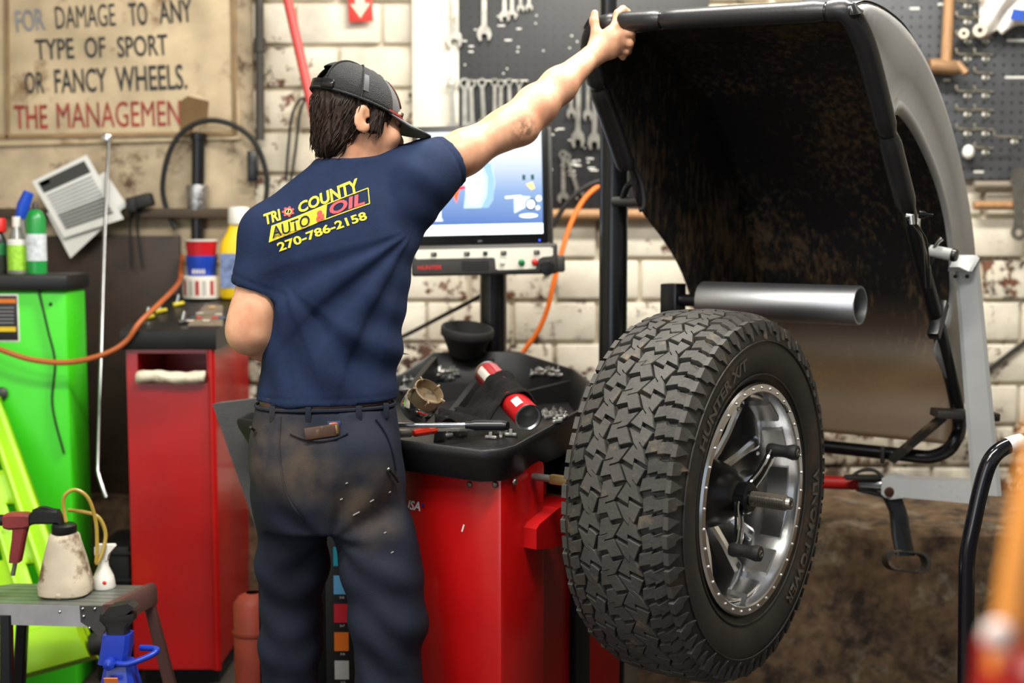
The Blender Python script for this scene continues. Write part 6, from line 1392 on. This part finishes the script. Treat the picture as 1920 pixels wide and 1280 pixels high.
def roll_(px, py, r, label):
    t = thing('tape_roll', P(px, py, PY-.06), label, 'roll'); MB().lathe([(r*.4*k, 0), (r*k, 0), (r*k, .045), (r*.4*k, .045)], P(px, py, PY-.03), (-.3, -1, 0), 22, closed_prof=True).build('roll', M('cream_roll', (206, 196, 176), .7, var=.1), t); MB().lathe([(0, .046), (r*.4*k, .046), (r*.42*k, .03)], P(px, py, PY-.03), (-.3, -1, 0), 16).build('core', RUBBER, t)
roll_(1806, 66, 9, 'small cream roll on a hook, left of the pair'); roll_(1836, 60, 12, 'larger cream roll on a hook, right of the pair')
tag(MB().sphere(P(1816, 285, PY-.03), (11*k, 9*k, 13*k), 16, 12).build('foam_ball', M('white_foam', (236, 236, 232), .8)), 'white foam ball on a low hook beside the hood', 'ball')
# sledge hammer on the board
hm = thing('hammer', P(1780, 140, PY-.05), 'hammer with long wooden handle and rusty head on the right pegboard', 'hammer')
MB().tube([P(1782, -60, PY-.04), P(1774, 118, PY-.05)], [9*k, 10*k], 14).build('handle', WOOD, hm)
MB().loft([[P(x, y, PY-.05)+Vector((0, r*k*math.cos(a), r*k*math.sin(a))) for a in [2*math.pi*i/14 for i in range(14)]] for x, y, r in ((1742, 124, 13), (1750, 124, 14), (1790, 127, 14), (1796, 128, 12))]).build('head', M('rusty_steel', (156, 122, 88), .6, .4, var=.25, vs=20), hm, sharp=40)
MB().tube([P(1795, 118, PY-.06), P(1812, 138, PY-.08)], 7*k, 12).build('claw', MATS['rusty_steel'], hm)
# plastic bag
bg = thing('plastic_bag', P(1880, 70, PY-.06), 'crumpled clear plastic bag with blue print hanging at the top right', 'bag')
rows = []
for j in range(15):
    t = j/14; row = []
    for i in range(21):
        u = i/20; x = 1836+u*110+8*t*math.sin(u*9); y = -60+128*t-22*u*t+6*math.sin(u*14+j)*t
        row.append(P(x, y, PY-.05+.02*math.sin(u*11+j*.9)-.03*math.sin(math.pi*u)*math.sin(math.pi*min(1, t*1.2))))
    rows.append(row)
MB().loft(rows, closed=False).build('film', M('milky_plastic_film', (232, 226, 218), .3, var=.12, vs=20, dirt=(226, 170, 140), dirt_amt=.2, ds=16), bg, sharp=180).modifiers.new('t', 'SOLIDIFY').thickness = .002
MB().prism([P(x, y, PY-.088) for x, y in ((1893, 36), (1900, 16), (1925, 20), (1925, 40))], (0, -.001, 0)).build('blue_print', M('bag_blue', (46, 84, 178), .5), bg, smooth=False)
# ratchet ring wrench at the right edge
rw = thing('ratchet_wrench', P(1908, 450, PY-.03), 'big double ring ratchet wrench hanging at the right edge', 'wrench')
MB().loft([[P(1910+sx*w_, y, PY-.03+d) for sx, d in ((-1, -.007), (1, -.007), (1, .007), (-1, .007))] for y, w_ in ((318, 11), (345, 12), (400, 9), (425, 10))]).build('shank', STEEL, rw, sharp=30)
MB().lathe([(8*k, -.008), (16*k, -.008), (16*k, .008), (8*k, .008)], P(1910, 330, PY-.03), (0, 1, 0), 24, closed_prof=True).build('ring', STEEL, rw); MB().lathe([(7*k, -.008), (14*k, -.008), (14*k, .008), (7*k, .008)], P(1910, 436, PY-.03), (0, 1, 0), 24, closed_prof=True).build('ring', STEEL, rw)
# post and cords
sp0 = P(1150, 500, 3.66)
spt = thing('steel_post', Vector((sp0.x, sp0.y, 0)), 'thick glossy black post behind the hood corner', 'post')
MB().tube([Vector((sp0.x, sp0.y, 0)), Vector((sp0.x, sp0.y, P(1150, 225, 3.66).z))], .0405, 28).build('tube', BLKMET, spt)
MB().tube([Vector((sp0.x-.018, sp0.y, P(1150, 228, 3.66).z)), Vector((sp0.x-.018, sp0.y, 2.75))], .024, 20).build('upper_tube', BLKMET, spt)
MB().box(Vector((sp0.x, sp0.y, .008)), (.18, .18, .016), bev=.003).build('foot_plate', BLKMET, spt)
MB().tube([P(1150, 378, 3.62), P(1212, 378, 3.56)], .014, 14).build('cross_bar', GREY, spt); MB().tube(spline([P(1168, 372, 3.6), P(1178, 348, 3.58), P(1200, 338, 3.56)], 4), .010, 10).build('bracket', BLKMET, spt)
tag(MB().tube(spline([P(1150, 335, 4.35), P(1118, 352, 4.3), P(1092, 378, 4.28), P(1070, 420, 4.25), P(1054, 470, 4.22), P(1038, 530, 4.2), P(1026, 580, 4.2), P(1008, 622, 4.2), P(984, 656, 4.2), P(960, 700, 4.2), P(950, 860, 4.2), Vector((P(945, 900, 4.2).x, 4.2, .3)), Vector((P(945, 900, 4.2).x, 4.2, .008))], 6), 4.4*k, 10).build('orange_cord', M('orange_cord', (246, 116, 26), .45, var=.06)), 'bright orange cord curving down behind the monitor', 'cord')
tag(MB().tube(spline([P(1128, 338, 4.3), P(1095, 352, 4.3), P(1062, 382, 4.3), P(1036, 425, 4.3)], 6), 4.5*k, 8).build('power_cable', RUBBER), 'black cord beside the orange one, right of the monitor', 'cord')
tag(MB().tube(spline([P(690, 655, 4.3), P(752, 632, 4.28), P(830, 592, 4.2), P(905, 552, 4.1), P(925, 530, 4.0)], 6), 3.6*k, 8).build('power_cable', RUBBER), 'black cord running from the mechanic to the monitor post', 'cord')
tag(MB().tube(spline([P(1800, 720, WALL_Y-.028), P(1850, 694, WALL_Y-.028), P(1920, 642, WALL_Y-.028), P(2000, 590, WALL_Y-.028)], 6), 4*k, 8).build('power_cable', RUBBER), 'black cord on the wall at the right, above the bent tube', 'cord')
# bent black tube frame standing in front at the right
bt = thing('tube_frame', P(1812, 1290, 2.76), 'glossy black bent tube handle with white sticker, right foreground', 'handle'); bt.location.z = 0
y_ = 2.76; bot = P(1812, 1290, y_)
path = spline([Vector((bot.x, y_, .0)), Vector((bot.x, y_, .3)), P(1812, 1120, y_), P(1814, 1040, y_), P(1826, 975, y_), P(1842, 905, y_), P(1858, 862, y_), P(1884, 838, y_+.01), P(1930, 824, y_+.03), P(2010, 806, y_+.06), P(2080, 810, y_+.1)], 6)
last = path[-1]; path += [last+Vector((.05, .02, -.06)), Vector((last.x+.07, last.y+.03, .4)), Vector((last.x+.07, last.y+.03, 0))]
MB().tube(path, .0175, 18).build('tube', M('gloss_black_enamel', (14, 14, 20), .16, var=.05, coat=.4), bt)
MB().tube([P(1888, 836, y_+.012), P(1902, 831, y_+.018), P(1914, 828, y_+.024)], .0183, 18, cap=False).build('sticker', M('sticker_white_gloss', (224, 222, 222), .4, var=.2, vs=60), bt)
# red stand close to the camera, far out of focus
fx = thing('red_stand', P(1990, 1280, .80), 'blurred red stand with orange upright, very close at the lower right', 'stand'); fx.location.z = 0
MB().loft([rect(Vector((P(1985, 1280, .8).x, .8, z)), w_, w_) for z, w_ in ((0, .10), (1.10, .09), (P(1900, 1225, .8).z, .085), (P(1900, 1190, .8).z, .05))]).build('column', M('red_stand_paint', (176, 22, 24), .4), fx)
MB().tube([P(1890, 1260, .80), P(1915, 1080, .80), P(1945, 900, .81), P(1990, 700, .82)], .013, 14).build('upright', M('orange_upright', (232, 150, 62), .5), fx)
MB().sphere(P(1872, 1192, .78), .010, 14, 10).build('knob', M('pale_knob', (232, 210, 204), .4), fx)
